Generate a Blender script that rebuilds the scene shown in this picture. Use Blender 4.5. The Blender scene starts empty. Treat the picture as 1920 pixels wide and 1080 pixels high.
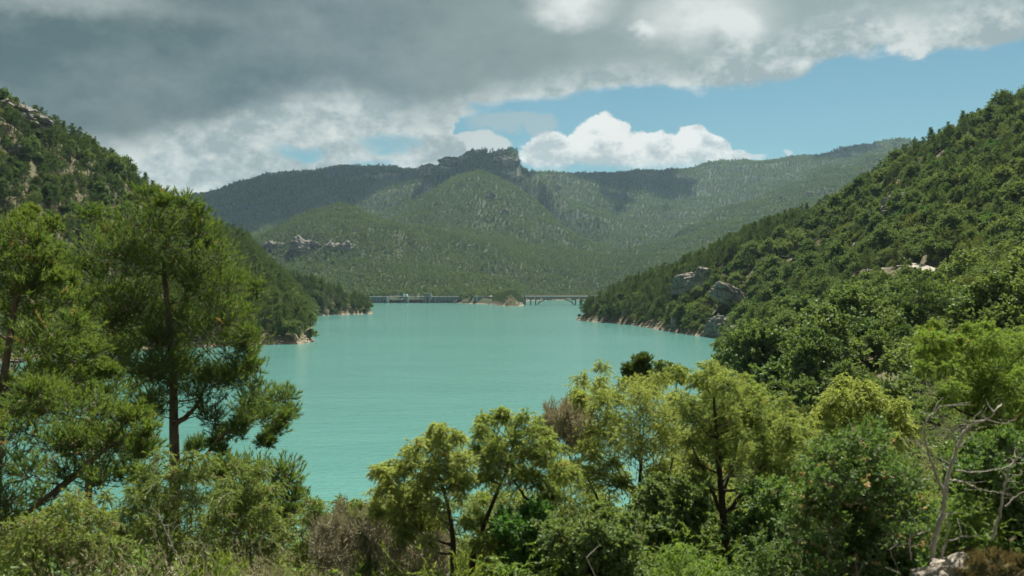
import bpy, math, random
import numpy as np
from mathutils import Vector, Matrix

S = bpy.context.scene
COL = S.collection
F = 1867.0            # focal length in photo pixels (35 mm lens, 1920 px wide)
CAMZ = 20.0           # eye height above the lake

def at(px, py, Y):
    return ((px - 960) / F * Y, Y, CAMZ + (540 - py) / F * Y)

# ------------------------------------------------------------------ camera
cam = bpy.data.cameras.new('camera'); camo = bpy.data.objects.new('camera', cam); COL.objects.link(camo)
camo.location = (0, 0, CAMZ); camo.rotation_euler = (math.radians(90), 0, 0)
cam.lens = 35.0; cam.sensor_width = 36.0; cam.clip_start = 0.1; cam.clip_end = 30000
cam.dof.use_dof = True; cam.dof.focus_distance = 220.0; cam.dof.aperture_fstop = 2.4
S.camera = camo

# ------------------------------------------------------------------ light
SUN_EL, SUN_AZ = math.radians(58), math.radians(20)
SV = Vector((math.sin(SUN_AZ) * math.cos(SUN_EL), math.cos(SUN_AZ) * math.cos(SUN_EL), math.sin(SUN_EL)))
sun = bpy.data.lights.new('sun', 'SUN'); suno = bpy.data.objects.new('sun', sun); COL.objects.link(suno)
sun.energy = 5.0; sun.angle = math.radians(0.5); sun.color = (1.0, 0.95, 0.86)
suno.rotation_euler = (-SV).to_track_quat('-Z', 'Y').to_euler(); suno.location = (0, 0, 900)
S.view_settings.view_transform = 'Standard'; S.view_settings.look = 'None'
S.view_settings.gamma = 1.0; S.view_settings.exposure = 1.18; S.view_settings.use_curve_mapping = False
S.render.engine = 'CYCLES'
S.cycles.max_bounces = 6; S.cycles.diffuse_bounces = 3; S.cycles.glossy_bounces = 2
S.cycles.transmission_bounces = 3; S.cycles.volume_bounces = 0; S.cycles.transparent_max_bounces = 8

# ------------------------------------------------------------------ tiny node language
class V:
    def __init__(s, nt, sock): s.nt, s.k = nt, sock
    def _m(s, op, *a, clamp=False):
        n = s.nt.nodes.new('ShaderNodeMath'); n.operation = op; n.use_clamp = clamp
        for i, x in enumerate((s,) + a):
            if isinstance(x, V): s.nt.links.new(x.k, n.inputs[i])
            else: n.inputs[i].default_value = float(x)
        return V(s.nt, n.outputs[0])
    def __add__(s, o): return s._m('ADD', o)
    __radd__ = __add__
    def __sub__(s, o): return s._m('SUBTRACT', o)
    def __rsub__(s, o): return (s * -1) + o
    def __mul__(s, o): return s._m('MULTIPLY', o)
    __rmul__ = __mul__
    def __truediv__(s, o): return s._m('DIVIDE', o)
    def max(s, o): return s._m('MAXIMUM', o)
    def min(s, o): return s._m('MINIMUM', o)
    def pow(s, o): return s._m('POWER', o)
    def clamp(s): return s._m('ADD', 0.0, clamp=True)
    def step(s, a, b):
        n = s.nt.nodes.new('ShaderNodeMapRange'); n.interpolation_type = 'SMOOTHSTEP'
        s.nt.links.new(s.k, n.inputs[0]); n.inputs[1].default_value = a; n.inputs[2].default_value = b
        n.inputs[3].default_value = 0; n.inputs[4].default_value = 1
        return V(s.nt, n.outputs[0])

def srgb(r, g, b):
    f = lambda c: (c / 255 / 12.92) if c / 255 <= 0.04045 else ((c / 255 + 0.055) / 1.055) ** 2.4
    return (f(r), f(g), f(b), 1)

def mixc(nt, fac, a, b, mode='MIX'):
    n = nt.nodes.new('ShaderNodeMix'); n.data_type = 'RGBA'; n.blend_type = mode
    for i, x in ((0, fac), (6, a), (7, b)):
        if isinstance(x, V): nt.links.new(x.k, n.inputs[i])
        elif i == 0: n.inputs[0].default_value = x
        else: n.inputs[i].default_value = tuple(x) if len(x) == 4 else tuple(x) + (1,)
    return V(nt, n.outputs[2])

def noise(nt, vec, scale, detail=4, rough=0.55, dist=0.0, col=False, stretch=None):
    n = nt.nodes.new('ShaderNodeTexNoise'); n.inputs['Scale'].default_value = scale
    n.inputs['Detail'].default_value = detail; n.inputs['Roughness'].default_value = rough
    n.inputs['Distortion'].default_value = dist
    if stretch:
        mp = nt.nodes.new('ShaderNodeMapping'); mp.inputs['Scale'].default_value = stretch
        nt.links.new(vec.k, mp.inputs['Vector']); vec = V(nt, mp.outputs[0])
    nt.links.new(vec.k, n.inputs['Vector'])
    return V(nt, n.outputs[1 if col else 0])

def ramp(nt, fac, stops, interp='LINEAR'):
    n = nt.nodes.new('ShaderNodeValToRGB'); cr = n.color_ramp; cr.interpolation = interp
    while len(cr.elements) < len(stops): cr.elements.new(0.5)
    for e, (p, c) in zip(cr.elements, stops):
        e.position = p; e.color = (c, c, c, 1) if not hasattr(c, '__len__') else (tuple(c) + (1,))[:4]
    nt.links.new(fac.k, n.inputs[0]); return V(nt, n.outputs[0])

# ------------------------------------------------------------------ sky
W = bpy.data.worlds.new('World'); S.world = W; W.use_nodes = True
nt = W.node_tree; nt.nodes.clear()
out = nt.nodes.new('ShaderNodeOutputWorld')
skyt = nt.nodes.new('ShaderNodeTexSky'); skyt.sky_type = 'NISHITA'; skyt.sun_disc = False
skyt.sun_elevation = SUN_EL; skyt.sun_rotation = SUN_AZ; skyt.altitude = 200
skyt.air_density = 1.0; skyt.dust_density = 0.6; skyt.ozone_density = 2.0
bg1 = nt.nodes.new('ShaderNodeBackground'); bg1.inputs[1].default_value = 0.05
nt.links.new(mixc(nt, 1.0, V(nt, skyt.outputs[0]), (0.40, 0.62, 0.57, 1), 'MULTIPLY').k, bg1.inputs[0])
tc = nt.nodes.new('ShaderNodeTexCoord')
D = V(nt, tc.outputs['Generated'])
sx = nt.nodes.new('ShaderNodeSeparateXYZ'); nt.links.new(D.k, sx.inputs[0])
dx, dy, dz = (V(nt, sx.outputs[i]) for i in range(3))
hl = (dx * dx + dy * dy).pow(0.5).max(1e-4)
U0 = dx / hl; E0 = dz / hl                                       # sine of azimuth, slope of elevation
def UE(px, py):
    u, v = (px - 960) / F, (540 - py) / F; q = math.sqrt(1 + u * u); return u / q, v / q
# one warp shared by everything, so outlines billow
wa = noise(nt, D, 9, 6, 0.6, stretch=(1, 1, 1.8)); wb = noise(nt, D, 34, 7, 0.62, stretch=(1, 1, 1.5))
wc = noise(nt, D, 5.0, 5, 0.55, stretch=(1, 1, 3.0)); wd = noise(nt, D, 90, 5, 0.6)
off = nt.nodes.new('ShaderNodeVectorMath'); off.operation = 'ADD'; off.inputs[1].default_value = (3.7, 1.3, 9.1)
nt.links.new(D.k, off.inputs[0]); D2 = V(nt, off.outputs[0])
we = noise(nt, D2, 16, 6, 0.6, stretch=(1, 1, 1.8))
U = U0 + (wa - 0.5) * 0.03 + (wb - 0.5) * 0.018
E = E0 + (we - 0.5) * 0.035 + (wb - 0.5) * 0.016
def blob(px, py, rx, ry, Uc=None, Ec=None):
    u, e = UE(px, py); a = ((Uc or U) - u) * (F / rx); b = ((Ec or E) - e) * (F / ry)
    return 1 - (a * a + b * b)
def gauss(px, py, rx, ry):
    return blob(px, py, rx * 2.2, ry * 2.2).max(0).pow(2)
def line(pts):
    st = []
    for px, py in pts:
        u, e = UE(px, py); st.append(((u + 0.6) / 1.2, max(0, e) / 0.4))
    return ramp(nt, (U0 + (wa - 0.5) * 0.09 + (wb - 0.5) * 0.05 + 0.6) / 1.2, st) * 0.4
L1 = line([(-200, 545), (770, 545), (800, 470), (868, 222), (960, 192), (1060, 178), (1180, 165), (1320, 168), (1430, 158), (1530, 120), (1660, 98), (1760, 112), (1830, 92), (1920, 48), (2050, 0)])
L2 = line([(-200, 330), (150, 290), (330, 262), (430, 240), (540, 205), (640, 192), (740, 226), (850, 222), (900, 190), (1050, 160), (1300, 140), (1430, 96), (1600, 46), (1750, 40), (1920, 20), (2050, -60)])
d1 = E - L1 + (wc - 0.5) * 0.012
deck = d1.step(-0.004, 0.007)
hole = gauss(560, 286, 42, 11).max(gauss(735, 268, 50, 16)).max(gauss(905, 196, 22, 10)).max(gauss(700, 300, 40, 9)) * 1.15
deck = deck * (1 - (hole + (wb - 0.5) * 1.8 + (wd - 0.5) * 0.8 - 0.25).step(0.0, 1.1))
dark = (E0 - L2 + (wa - 0.5) * 0.07 + (we - 0.5) * 0.035 + (wb - 0.5) * 0.018).step(-0.012, 0.03)
# the grey underside: darkest at the left, thinning to the right
base = ramp(nt, (U0 + 0.6) / 1.2, [(0.0, srgb(68, 90, 93)[:3]), (0.22, srgb(73, 94, 96)[:3]), (0.36, srgb(88, 108, 112)[:3]), (0.5, srgb(114, 131, 130)[:3]), (0.68, srgb(136, 152, 150)[:3]), (0.9, srgb(152, 168, 167)[:3])])
mott = ((wc - 0.5) * 1.2 + (wa - 0.5) * 1.2 + (wb - 0.5) * 0.7)
base = mixc(nt, (mott * 0.9 + 0.25).clamp() * 0.55, base, srgb(172, 182, 178))
lit = gauss(1080, 4, 50, 26) + gauss(1320, 24, 80, 40) + gauss(1392, 66, 26, 26) + gauss(1600, 62, 60, 24) * 0.75 + gauss(1210, 52, 16, 9) * 0.8 + gauss(1745, 100, 38, 16) * 0.8 + gauss(80, -10, 160, 22) * 0.3 + gauss(1360, 160, 28, 9) * 0.7 + gauss(1450, 140, 30, 10) * 0.5
lit = (lit * (0.55 + wb * 0.9)).clamp()
base = mixc(nt, lit, base, srgb(214, 219, 215))
white = mixc(nt, ((wa - 0.45) * 3.6 + (wb - 0.5) * 3.2 + (wd - 0.5) * 1.2 + 0.35).clamp(), srgb(148, 163, 164), srgb(206, 212, 208))
deckc = mixc(nt, dark, white, base)
def puff(blobs, k=0.85, edge=0.22):
    m = None
    for b in blobs:
        x = blob(*b); m = x if m is None else m.max(x)
    return (m + (wb - 0.5) * k + (wd - 0.5) * 0.35).step(0.0, edge)
cum = puff([(1035, 284, 58, 44), (1125, 268, 66, 52), (1215, 284, 84, 42), (1312, 282, 62, 46), (1362, 304, 44, 24)])
cum = cum * (E0 - UE(1180, 322)[1] + (wb - 0.5) * 0.01).step(-0.002, 0.012)
cumc = mixc(nt, ((E0 - UE(1180, 312)[1]) * 22 + (wb - 0.5) * 4.6 + (we - 0.5) * 2.5 + (wd - 0.5) * 1.8 + 0.05).clamp(), srgb(172, 185, 186), srgb(228, 230, 226))
soft = puff([(960, 226, 96, 24), (1010, 232, 50, 26)], 1.3, 0.7) * 0.7
lo = puff([(882, 272, 84, 30), (835, 278, 38, 30), (925, 280, 40, 32)], 0.8, 0.35)
sm = puff([(768, 298, 22, 15), (850, 294, 22, 12), (1482, 294, 12, 10), (1412, 300, 30, 10)], 1.3, 0.9) * 0.8
wisp = (noise(nt, D2, 14, 7, 0.7, 0.6, stretch=(1, 1, 3)) - 0.60).step(0, 0.25) * 0.25
milk = (1 - E0 * 3.2).clamp() * 0.16
def bgc(c, st=0.467):
    b = nt.nodes.new('ShaderNodeBackground'); b.inputs[1].default_value = st
    if isinstance(c, V): nt.links.new(c.k, b.inputs[0])
    else: b.inputs[0].default_value = c
    return b.outputs[0]
cur = bg1.outputs[0]
for fac, c in ((milk, srgb(140, 178, 192)), (wisp, srgb(185, 200, 203)), (cum, cumc), (sm, srgb(200, 208, 206)), (lo, srgb(190, 199, 197)), (soft, srgb(160, 176, 178)), (deck, deckc)):
    m = nt.nodes.new('ShaderNodeMixShader'); nt.links.new(fac.k, m.inputs[0])
    nt.links.new(cur, m.inputs[1]); nt.links.new(bgc(c), m.inputs[2]); cur = m.outputs[0]
nt.links.new(cur, out.inputs[0])
W.cycles.sampling_method = 'MANUAL'; W.cycles.sample_map_resolution = 512

# ------------------------------------------------------------------ object helpers
def tag(o, label=None, cat=None, group=None, kind=None):
    if label: o['label'] = label
    if cat: o['category'] = cat
    if group: o['group'] = group
    if kind: o['kind'] = kind
    return o

def link(name, me, parent=None, loc=None):
    o = bpy.data.objects.new(name, me); COL.objects.link(o)
    if parent is not None: o.parent = parent
    if loc is not None: o.location = loc
    return o

def empty(name, loc=(0, 0, 0), rz=0):
    o = bpy.data.objects.new(name, None); COL.objects.link(o); o.location = loc
    o.rotation_euler = (0, 0, rz); o.empty_display_size = 0.5; return o

class MB:
    """collects vertices / faces / a per-vertex tint, any number of materials"""
    def __init__(s): s.v = []; s.f = []; s.n = 0; s.t = []
    def add(s, v, f, tint=0.0, mat=0, smooth=False):
        v = np.asarray(v, float).reshape(-1, 3); f = np.asarray(f, np.int64)
        if not len(v) or not len(f): return s
        s.f.append((f + s.n, mat, smooth)); s.v.append(v)
        s.t.append(np.broadcast_to(np.asarray(tint, float), (len(v),)).copy()); s.n += len(v); return s
    def merge(s, o, mat=None):
        for f, m, sm in o.f: s.f.append((f + s.n, m if mat is None else mat, sm))
        s.v += o.v; s.t += o.t; s.n += o.n; return s
    def mesh(s, name, mats):
        me = bpy.data.meshes.new(name)
        v = np.concatenate(s.v); me.vertices.add(len(v)); me.vertices.foreach_set('co', v.ravel())
        li = np.concatenate([f.ravel() for f, _, _ in s.f])
        tot = np.concatenate([np.full(len(f), f.shape[1]) for f, _, _ in s.f])
        mi = np.concatenate([np.full(len(f), m) for f, m, _ in s.f])
        sm = np.concatenate([np.full(len(f), q) for f, _, q in s.f])
        me.loops.add(len(li)); me.loops.foreach_set('vertex_index', li.astype(np.int32))
        me.polygons.add(len(tot)); st = np.concatenate([[0], np.cumsum(tot)[:-1]])
        me.polygons.foreach_set('loop_start', st.astype(np.int32))
        me.polygons.foreach_set('material_index', mi.astype(np.int32))
        me.polygons.foreach_set('use_smooth', sm.astype(bool))
        a = me.attributes.new('tint', 'FLOAT', 'POINT'); a.data.foreach_set('value', np.concatenate(s.t).astype(np.float32))
        for m in mats: me.materials.append(m)
        me.update(calc_edges=True); return me

def box(mb, x0, x1, y0, y1, z0, z1, mat=0):
    v = [(x, y, z) for z in (z0, z1) for x, y in ((x0, y0), (x1, y0), (x1, y1), (x0, y1))]
    f = [(3, 2, 1, 0), (4, 5, 6, 7), (0, 1, 5, 4), (1, 2, 6, 5), (2, 3, 7, 6), (3, 0, 4, 7)]
    return mb.add(v, f, mat=mat)

def obar(mb, p, q, w, h, mat=0):
    """box beam from p to q, width w across, height h"""
    p, q = Vector(p), Vector(q); d = (q - p).normalized()
    s = d.cross(Vector((0, 0, 1)));  s = s.normalized() if s.length > 1e-4 else Vector((1, 0, 0))
    u = s.cross(d)
    v = [c + s * a * w / 2 + u * b * h / 2 for c in (p, q) for a, b in ((-1, -1), (1, -1), (1, 1), (-1, 1))]
    return mb.add([tuple(x) for x in v], [(0, 1, 2, 3), (7, 6, 5, 4), (0, 4, 5, 1), (1, 5, 6, 2), (2, 6, 7, 3), (3, 7, 4, 0)], mat=mat)

# ------------------------------------------------------------------ materials
def newmat(name):
    m = bpy.data.materials.new(name); m.use_nodes = True; nt = m.node_tree
    b = nt.nodes['Principled BSDF']; return m, nt, b

def texco(nt, kind='Object'):
    n = nt.nodes.new('ShaderNodeTexCoord'); return V(nt, n.outputs[kind])
def geo(nt, o='Position'):
    n = nt.nodes.new('ShaderNodeNewGeometry'); return V(nt, n.outputs[o])

def leafmat(name, c1, c2, tip, trans=0.35, dead=None, tcol=None):
    m, nt, b = newmat(name); nt.nodes.remove(b); o = nt.nodes['Material Output']
    oi = nt.nodes.new('ShaderNodeObjectInfo'); rnd = V(nt, oi.outputs['Random'])
    at_ = nt.nodes.new('ShaderNodeAttribute'); at_.attribute_name = 'tint'; t = V(nt, at_.outputs['Fac'])
    P = geo(nt); n1 = noise(nt, P, 0.9, 3); n0 = noise(nt, P, 0.016, 4, 0.6)
    c = mixc(nt, (rnd * 0.75 + (n1 - 0.5) * 0.9 + (n0 - 0.5) * 2.2 + 0.12).clamp(), c1, c2)
    c = mixc(nt, t.clamp(), c, tip)
    if dead is not None: c = mixc(nt, (t - 1.5).step(0, 0.2), c, dead)
    df = nt.nodes.new('ShaderNodeBsdfDiffuse'); nt.links.new(c.k, df.inputs[0])
    tr = nt.nodes.new('ShaderNodeBsdfTranslucent')
    tcx = mixc(nt, 1.0, c, (1.25, 1.25, 0.55, 1) if tcol is None else tcol, 'MULTIPLY'); nt.links.new(tcx.k, tr.inputs[0])
    mx = nt.nodes.new('ShaderNodeMixShader'); mx.inputs[0].default_value = trans
    nt.links.new(df.outputs[0], mx.inputs[1]); nt.links.new(tr.outputs[0], mx.inputs[2])
    gl = nt.nodes.new('ShaderNodeBsdfGlossy'); gl.inputs['Roughness'].default_value = 0.55; gl.inputs[0].default_value = (0.8, 0.85, 0.8, 1)
    m2 = nt.nodes.new('ShaderNodeMixShader'); m2.inputs[0].default_value = 0.02
    nt.links.new(mx.outputs[0], m2.inputs[1]); nt.links.new(gl.outputs[0], m2.inputs[2])
    nt.links.new(m2.outputs[0], o.inputs[0]); return m

def barkmat(name, c1, c2, sc=6.0):
    m, nt, b = newmat(name); P = texco(nt)
    n = noise(nt, P, sc, 6, 0.65, stretch=(1, 1, 0.35)); c = mixc(nt, n.step(0.3, 0.7), c1, c2)
    nt.links.new(c.k, b.inputs['Base Color']); b.inputs['Roughness'].default_value = 0.9
    bp = nt.nodes.new('ShaderNodeBump'); bp.inputs['Strength'].default_value = 0.6; bp.inputs['Distance'].default_value = 0.03
    nt.links.new(n.k, bp.inputs['Height']); nt.links.new(bp.outputs[0], b.inputs['Normal']); return m

M = {}
M['pine'] = leafmat('pine_needles', (0.050, 0.095, 0.038), (0.095, 0.140, 0.050), (0.15, 0.185, 0.068), 0.32, dead=(0.16, 0.10, 0.05, 1))
M['pine_near'] = leafmat('near_pine_needles', (0.058, 0.118, 0.032), (0.105, 0.170, 0.044), (0.24, 0.28, 0.085), 0.45, dead=(0.24, 0.17, 0.08, 1))
M['oak'] = leafmat('oak_leaves', (0.060, 0.120, 0.042), (0.165, 0.220, 0.085), (0.21, 0.27, 0.11), 0.32)
M['olive'] = leafmat('olive_green_leaves', (0.140, 0.180, 0.070), (0.185, 0.220, 0.085), (0.24, 0.27, 0.12), 0.32)
M['vivid'] = leafmat('fresh_green_leaves', (0.061, 0.171, 0.039), (0.083, 0.187, 0.050), (0.132, 0.242, 0.066), 0.38)
M['dry'] = leafmat('dry_leaves', (0.24, 0.225, 0.135), (0.30, 0.27, 0.17), (0.36, 0.32, 0.21), 0.3, tcol=(1, .97, .8, 1))
M['rust'] = leafmat('rusty_leaves', (0.11, 0.16, 0.05), (0.17, 0.16, 0.07), (0.32, 0.17, 0.10), 0.25, tcol=(1.1, 1, .7, 1))
M['tam'] = leafmat('feathery_foliage', (0.21, 0.285, 0.085), (0.32, 0.37, 0.13), (0.58, 0.59, 0.32), 0.50, dead=(0.38, 0.25, 0.14, 1))
M['tam2'] = leafmat('greener_feathery_foliage', (0.15, 0.25, 0.055), (0.21, 0.31, 0.075), (0.42, 0.49, 0.18), 0.48, dead=(0.30, 0.21, 0.12, 1))
M['jun'] = leafmat('juniper_foliage', (0.155, 0.225, 0.058), (0.225, 0.285, 0.080), (0.42, 0.44, 0.18), 0.42, dead=(0.28, 0.22, 0.14, 1))
M['mastic'] = leafmat('glossy_shrub_leaves', (0.085, 0.165, 0.055), (0.145, 0.215, 0.075), (0.25, 0.32, 0.13), 0.38, dead=(0.46, 0.33, 0.21, 1))
M['far'] = leafmat('distant_forest_leaves', (0.058, 0.105, 0.040), (0.130, 0.180, 0.060), (0.17, 0.21, 0.08), 0.30)
M['bark'] = barkmat('pine_bark', (0.055, 0.042, 0.032, 1), (0.17, 0.13, 0.10, 1))
M['greybark'] = barkmat('grey_bark', (0.20, 0.185, 0.145, 1), (0.36, 0.33, 0.26, 1))
M['darkbark'] = barkmat('dark_bark', (0.030, 0.022, 0.017, 1), (0.075, 0.052, 0.038, 1))
M['bleached'] = barkmat('bleached_wood', (0.22, 0.195, 0.165, 1), (0.48, 0.44, 0.38, 1), 22)
M['oak_near'] = leafmat('near_scrub_leaves', (0.10, 0.17, 0.06), (0.17, 0.22, 0.09), (0.26, 0.31, 0.14), 0.38)
M['straw'] = leafmat('straw_blades', (0.24, 0.19, 0.10), (0.18, 0.17, 0.07), (0.32, 0.26, 0.15), 0.3, tcol=(1, .95, .7, 1))
# ------------------------------------------------------------------ terrain heights
def vnoise(x, y, seed=0):
    xi, yi = np.floor(x).astype(np.int64), np.floor(y).astype(np.int64); fx, fy = x - xi, y - yi
    def h(i, j):
        k = (i * 374761393 + j * 668265263 + seed * 974711) & 0xffffffff
        k = ((k ^ (k >> 13)) * 1274126177) & 0xffffffff
        return ((k ^ (k >> 16)) & 0xffff) / 65535.0
    u, v = fx * fx * (3 - 2 * fx), fy * fy * (3 - 2 * fy)
    return (h(xi, yi) * (1 - u) + h(xi + 1, yi) * u) * (1 - v) + (h(xi, yi + 1) * (1 - u) + h(xi + 1, yi + 1) * u) * v
def fbm(x, y, o=4, seed=0, g=0.5):
    s = 0; a = 1; t = 0
    for i in range(o): s = s + a * vnoise(x, y, seed + i); t += a; a *= g; x, y = x * 2.03 + 5.1, y * 2.03 + 1.7
    return s / t * 2 - 1
def ridged(x, y, o=4, seed=0):
    s = 0; a = 1; t = 0
    for i in range(o):
        s = s + a * (1 - np.abs(vnoise(x, y, seed + i) * 2 - 1)); t += a; a *= 0.5; x, y = x * 2.03 + 3.1, y * 2.03 + 7.7
    return s / t

WATER = [(-20, 62), (0, 68), (15, 85), (20, 110), (30, 160), (42, 205), (53, 249), (62, 290), (72, 335), (79, 370), (82, 395), (76, 425), (71, 470), (69, 500), (66, 535), (60, 560), (50, 585), (42, 612), (40, 625),
 (60, 660), (95, 740), (120, 850), (135, 1000), (127, 1180), (140, 1400), (160, 1560), (150, 1640), (80, 1640), (30, 1600), (15, 1450), (10, 1300), (13, 1210), (14, 1150), (8, 1108), (-10, 1104), (-20, 1170), (-25, 1236), (-47, 1266), (-62, 1292), (-72, 1333),
 (-195, 1333), (-260, 1300), (-240, 1100), (-170, 900), (-125, 850), (-112, 795), (-109, 778), (-125, 750), (-143, 718), (-128, 640), (-108, 540), (-92, 450), (-86, 405), (-80, 385), (-74, 373), (-76, 357), (-94, 346), (-117, 330), (-130, 300), (-139, 270), (-160, 230), (-200, 180), (-200, 90), (-140, 75), (-90, 62), (-50, 58)]
WP = np.array(WATER, float)
# the dirt road, a bench cut along the right hillside: photo x, y and distance
RD3 = np.array([at(*p) for p in ((1795, 512, 222), (1770, 504, 236), (1745, 500, 247), (1712, 494, 257), (1682, 488.5, 268), (1650, 487, 285), (1610, 489, 315), (1570, 492, 350), (1530, 494, 385), (1490, 496, 420), (1450, 497, 450), (1410, 498, 480))])
CARVE = False
def carve(x, y, z):
    m = (x > 60) & (x < 150) & (y > 200) & (y < 500)
    if not np.any(m): return z
    z = np.array(z, float); X, Y = x[m], y[m]; bd = np.full(X.shape, 1e9); bz = np.zeros(X.shape)
    for i in range(len(RD3) - 1):
        a, b = RD3[i], RD3[i + 1]; ex, ey = (b - a)[:2]; t = np.clip(((X - a[0]) * ex + (Y - a[1]) * ey) / (ex * ex + ey * ey), 0, 1)
        d = np.hypot(X - a[0] - t * ex, Y - a[1] - t * ey); c = d < bd; bd = np.where(c, d, bd); bz = np.where(c, a[2] + t * (b[2] - a[2]), bz)
    k = np.clip((bd - 2.4) / 2.6, 0, 1); z[m] = bz * (1 - k) + z[m] * k; return z
def shore(x, y):
    """signed distance to the waterline, positive on land"""
    best = np.full(x.shape, 1e9); ins = np.zeros(x.shape, bool)
    for i in range(len(WP)):
        a, b = WP[i], WP[(i + 1) % len(WP)]; ex, ey = b - a
        t = np.clip(((x - a[0]) * ex + (y - a[1]) * ey) / (ex * ex + ey * ey), 0, 1)
        best = np.minimum(best, (x - a[0] - t * ex) ** 2 + (y - a[1] - t * ey) ** 2)
        c = ((a[1] > y) != (b[1] > y)); ins ^= c & (x < ex * (y - a[1]) / (ey if ey else 1e-9) + a[0])
    d = np.sqrt(best); return np.where(ins, -d, d)

NEAR = [(0, -20, 23), (0, -5, 19.3), (0, 0, 18.2), (0, 10, 15.0), (0, 20, 11), (0, 40, 5.5), (0, 66, 1), (-10, 0, 17.5), (-8, 12, 14.2), (-10, 30, 10), (-20, 20, 12.5), (-20, 40, 7), (-30, 60, 2), (-40, 30, 11), (-45, 45, 7), (-80, 50, 8), (-60, 0, 20), (-100, 0, 24), (-30, -20, 22),
 (4, 8, 17.5), (6, 4, 18.3), (10, 10, 18.3), (5, 14, 15.0), (10, 20, 14.6), (20, 20, 18), (6, 30, 9.5), (20, 42, 11.5), (12, 62, 5), (40, 40, 20), (28, 80, 9), (45, 70, 17), (60, 70, 24), (40, 118, 9), (38, 160, 5),
 (24, 60, 13.0), (59, 150, 15.5), (103, 250, 25), (103, 262, 26.5), (131, 330, 43), (170, 430, 72), (195, 480, 82), (28, 55, 14.5), (60, 120, 16), (111, 220, 25), (136, 270, 39), (166, 330, 61), (201, 400, 90),
 (52, 180, 8.8), (78, 270, 11), (95, 330, 16), (116, 400, 27.5), (136, 470, 43), (159, 545, 57), (94, 420, 24), (108, 480, 34), (135, 600, 43), (88, 450, 26), (86, 472, 27.5), (116, 640, 31), (73, 570, 13), (83, 650, 18), (56, 620, 8), (48, 618, 5), (62, 640, 10),
 (150, 740, 8), (130, 690, 18), (250, 650, 60), (300, 500, 105), (260, 400, 112), (300, 300, 120), (250, 200, 100), (150, 150, 50), (100, 100, 30), (200, 100, 70), (150, 40, 50), (80, 20, 34), (300, 800, 40), (260, 1000, 20), (500, 600, 150), (500, 100, 140), (400, 1100, 60),
 (-149, 290, 10), (-159, 310, 26), (-170, 330, 44), (-180, 350, 64), (-190, 370, 84), (-139, 320, 16), (-152, 350, 36), (-165, 380, 57), (-174, 400, 73), (-165, 415, 66), (-127, 360, 15), (-141, 400, 38), (-155, 440, 56.5), (-163, 460, 58), (-158, 490, 52), (-102, 375, 8), (-115, 420, 18), (-131, 480, 33), (-147, 540, 43),
 (-81, 374, 4), (-88, 372, 6), (-137, 640, 26), (-155, 600, 42), (-150, 700, 22), (-140, 760, 16), (-128, 775, 6), (-119, 778, 4), (-160, 790, 12), (-260, 500, 70), (-240, 640, 45), (-220, 800, 20), (-240, 1000, 12), (-300, 330, 130), (-260, 380, 110), (-320, 180, 120), (-240, 120, 60), (-260, 40, 60), (-400, 600, 90), (-400, 1000, 60), (-450, 200, 150)]
FARP = [(200, 402, 3500), (360, 374, 3600), (430, 352, 3600), (520, 331, 3600), (640, 319, 3600), (720, 320, 3550), (765, 331, 3500), (785, 341, 3400), (450, 440, 2800), (560, 445, 2700), (680, 400, 2850), (300, 440, 2700), (400, 400, 3200), (600, 380, 3100),
 (630, 380, 1950), (560, 397, 1930), (520, 421, 1900), (490, 447, 1880), (430, 475, 1900), (700, 412, 2000), (765, 443, 2100), (600, 440, 1740), (560, 450, 1740), (650, 448, 1730), (600, 492, 1660), (560, 492, 1670), (700, 480, 1680), (620, 520, 1550), (700, 540, 1450), (770, 547, 1400), (620, 428, 2350), (520, 450, 2350), (700, 425, 2450), (500, 500, 1700), (450, 520, 1600),
 (790, 340, 3150), (808, 334, 3130), (835, 326, 3100), (870, 319, 3060), (920, 318, 3030), (962, 324, 3010), (985, 328, 3000), (1010, 332, 3050), (870, 330, 2720), (888, 370, 2420), (900, 420, 2120), (915, 480, 1820), (928, 525, 1560), (940, 549, 1400), (930, 556, 1300),
 (800, 370, 2650), (740, 400, 2550), (810, 430, 2250), (800, 500, 1700), (845, 470, 1850), (780, 530, 1500), (850, 545, 1420), (880, 520, 1560),
 (965, 358, 2650), (1000, 390, 2500), (1040, 430, 2350), (1000, 470, 1950), (1060, 500, 1900), (1150, 490, 2200), (1210, 478, 2500), (1150, 530, 1800), (1100, 550, 1720), (1000, 545, 1680), 
 (1040, 334, 3600), (1080, 341, 4200), (1140, 332, 4200), (1200, 324, 4200), (1290, 322, 4150), (1330, 309, 4150), (1370, 301, 4150), (1430, 306, 4150), (1490, 307, 4100), (1530, 306, 4100), (1570, 289, 4100), (1620, 281, 4100), (1690, 278, 4100), (1760, 288, 4100), (1850, 284, 4100), (2100, 300, 4000),
 (1000, 425, 2870), (1045, 462, 2720), (1100, 500, 2560), (1090, 455, 2950), (1100, 472, 2230), (740, 440, 2900), (800, 408, 2960), (690, 450, 2650), (640, 435, 2450), (700, 446, 2380), (1440, 428, 3120), (1350, 462, 2980), (1280, 484, 2860), (1200, 500, 2700), (1530, 388, 3220),
 (1100, 400, 3400), (1200, 400, 3400), (1300, 380, 3600), (1200, 440, 2900), (1000, 360, 3300), (1620, 306, 3050), (1530, 336, 2900), (1440, 367, 2800), (1350, 402, 2650), (1280, 437, 2520), (1480, 345, 3600),
 (1350, 470, 2000), (1300, 500, 1900), (1400, 440, 2200), (1500, 400, 2350), (1600, 380, 2450), (1250, 530, 1750), (1800, 330, 2700), (1950, 400, 1900), (1600, 480, 1500), (2100, 300, 2500)]
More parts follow.
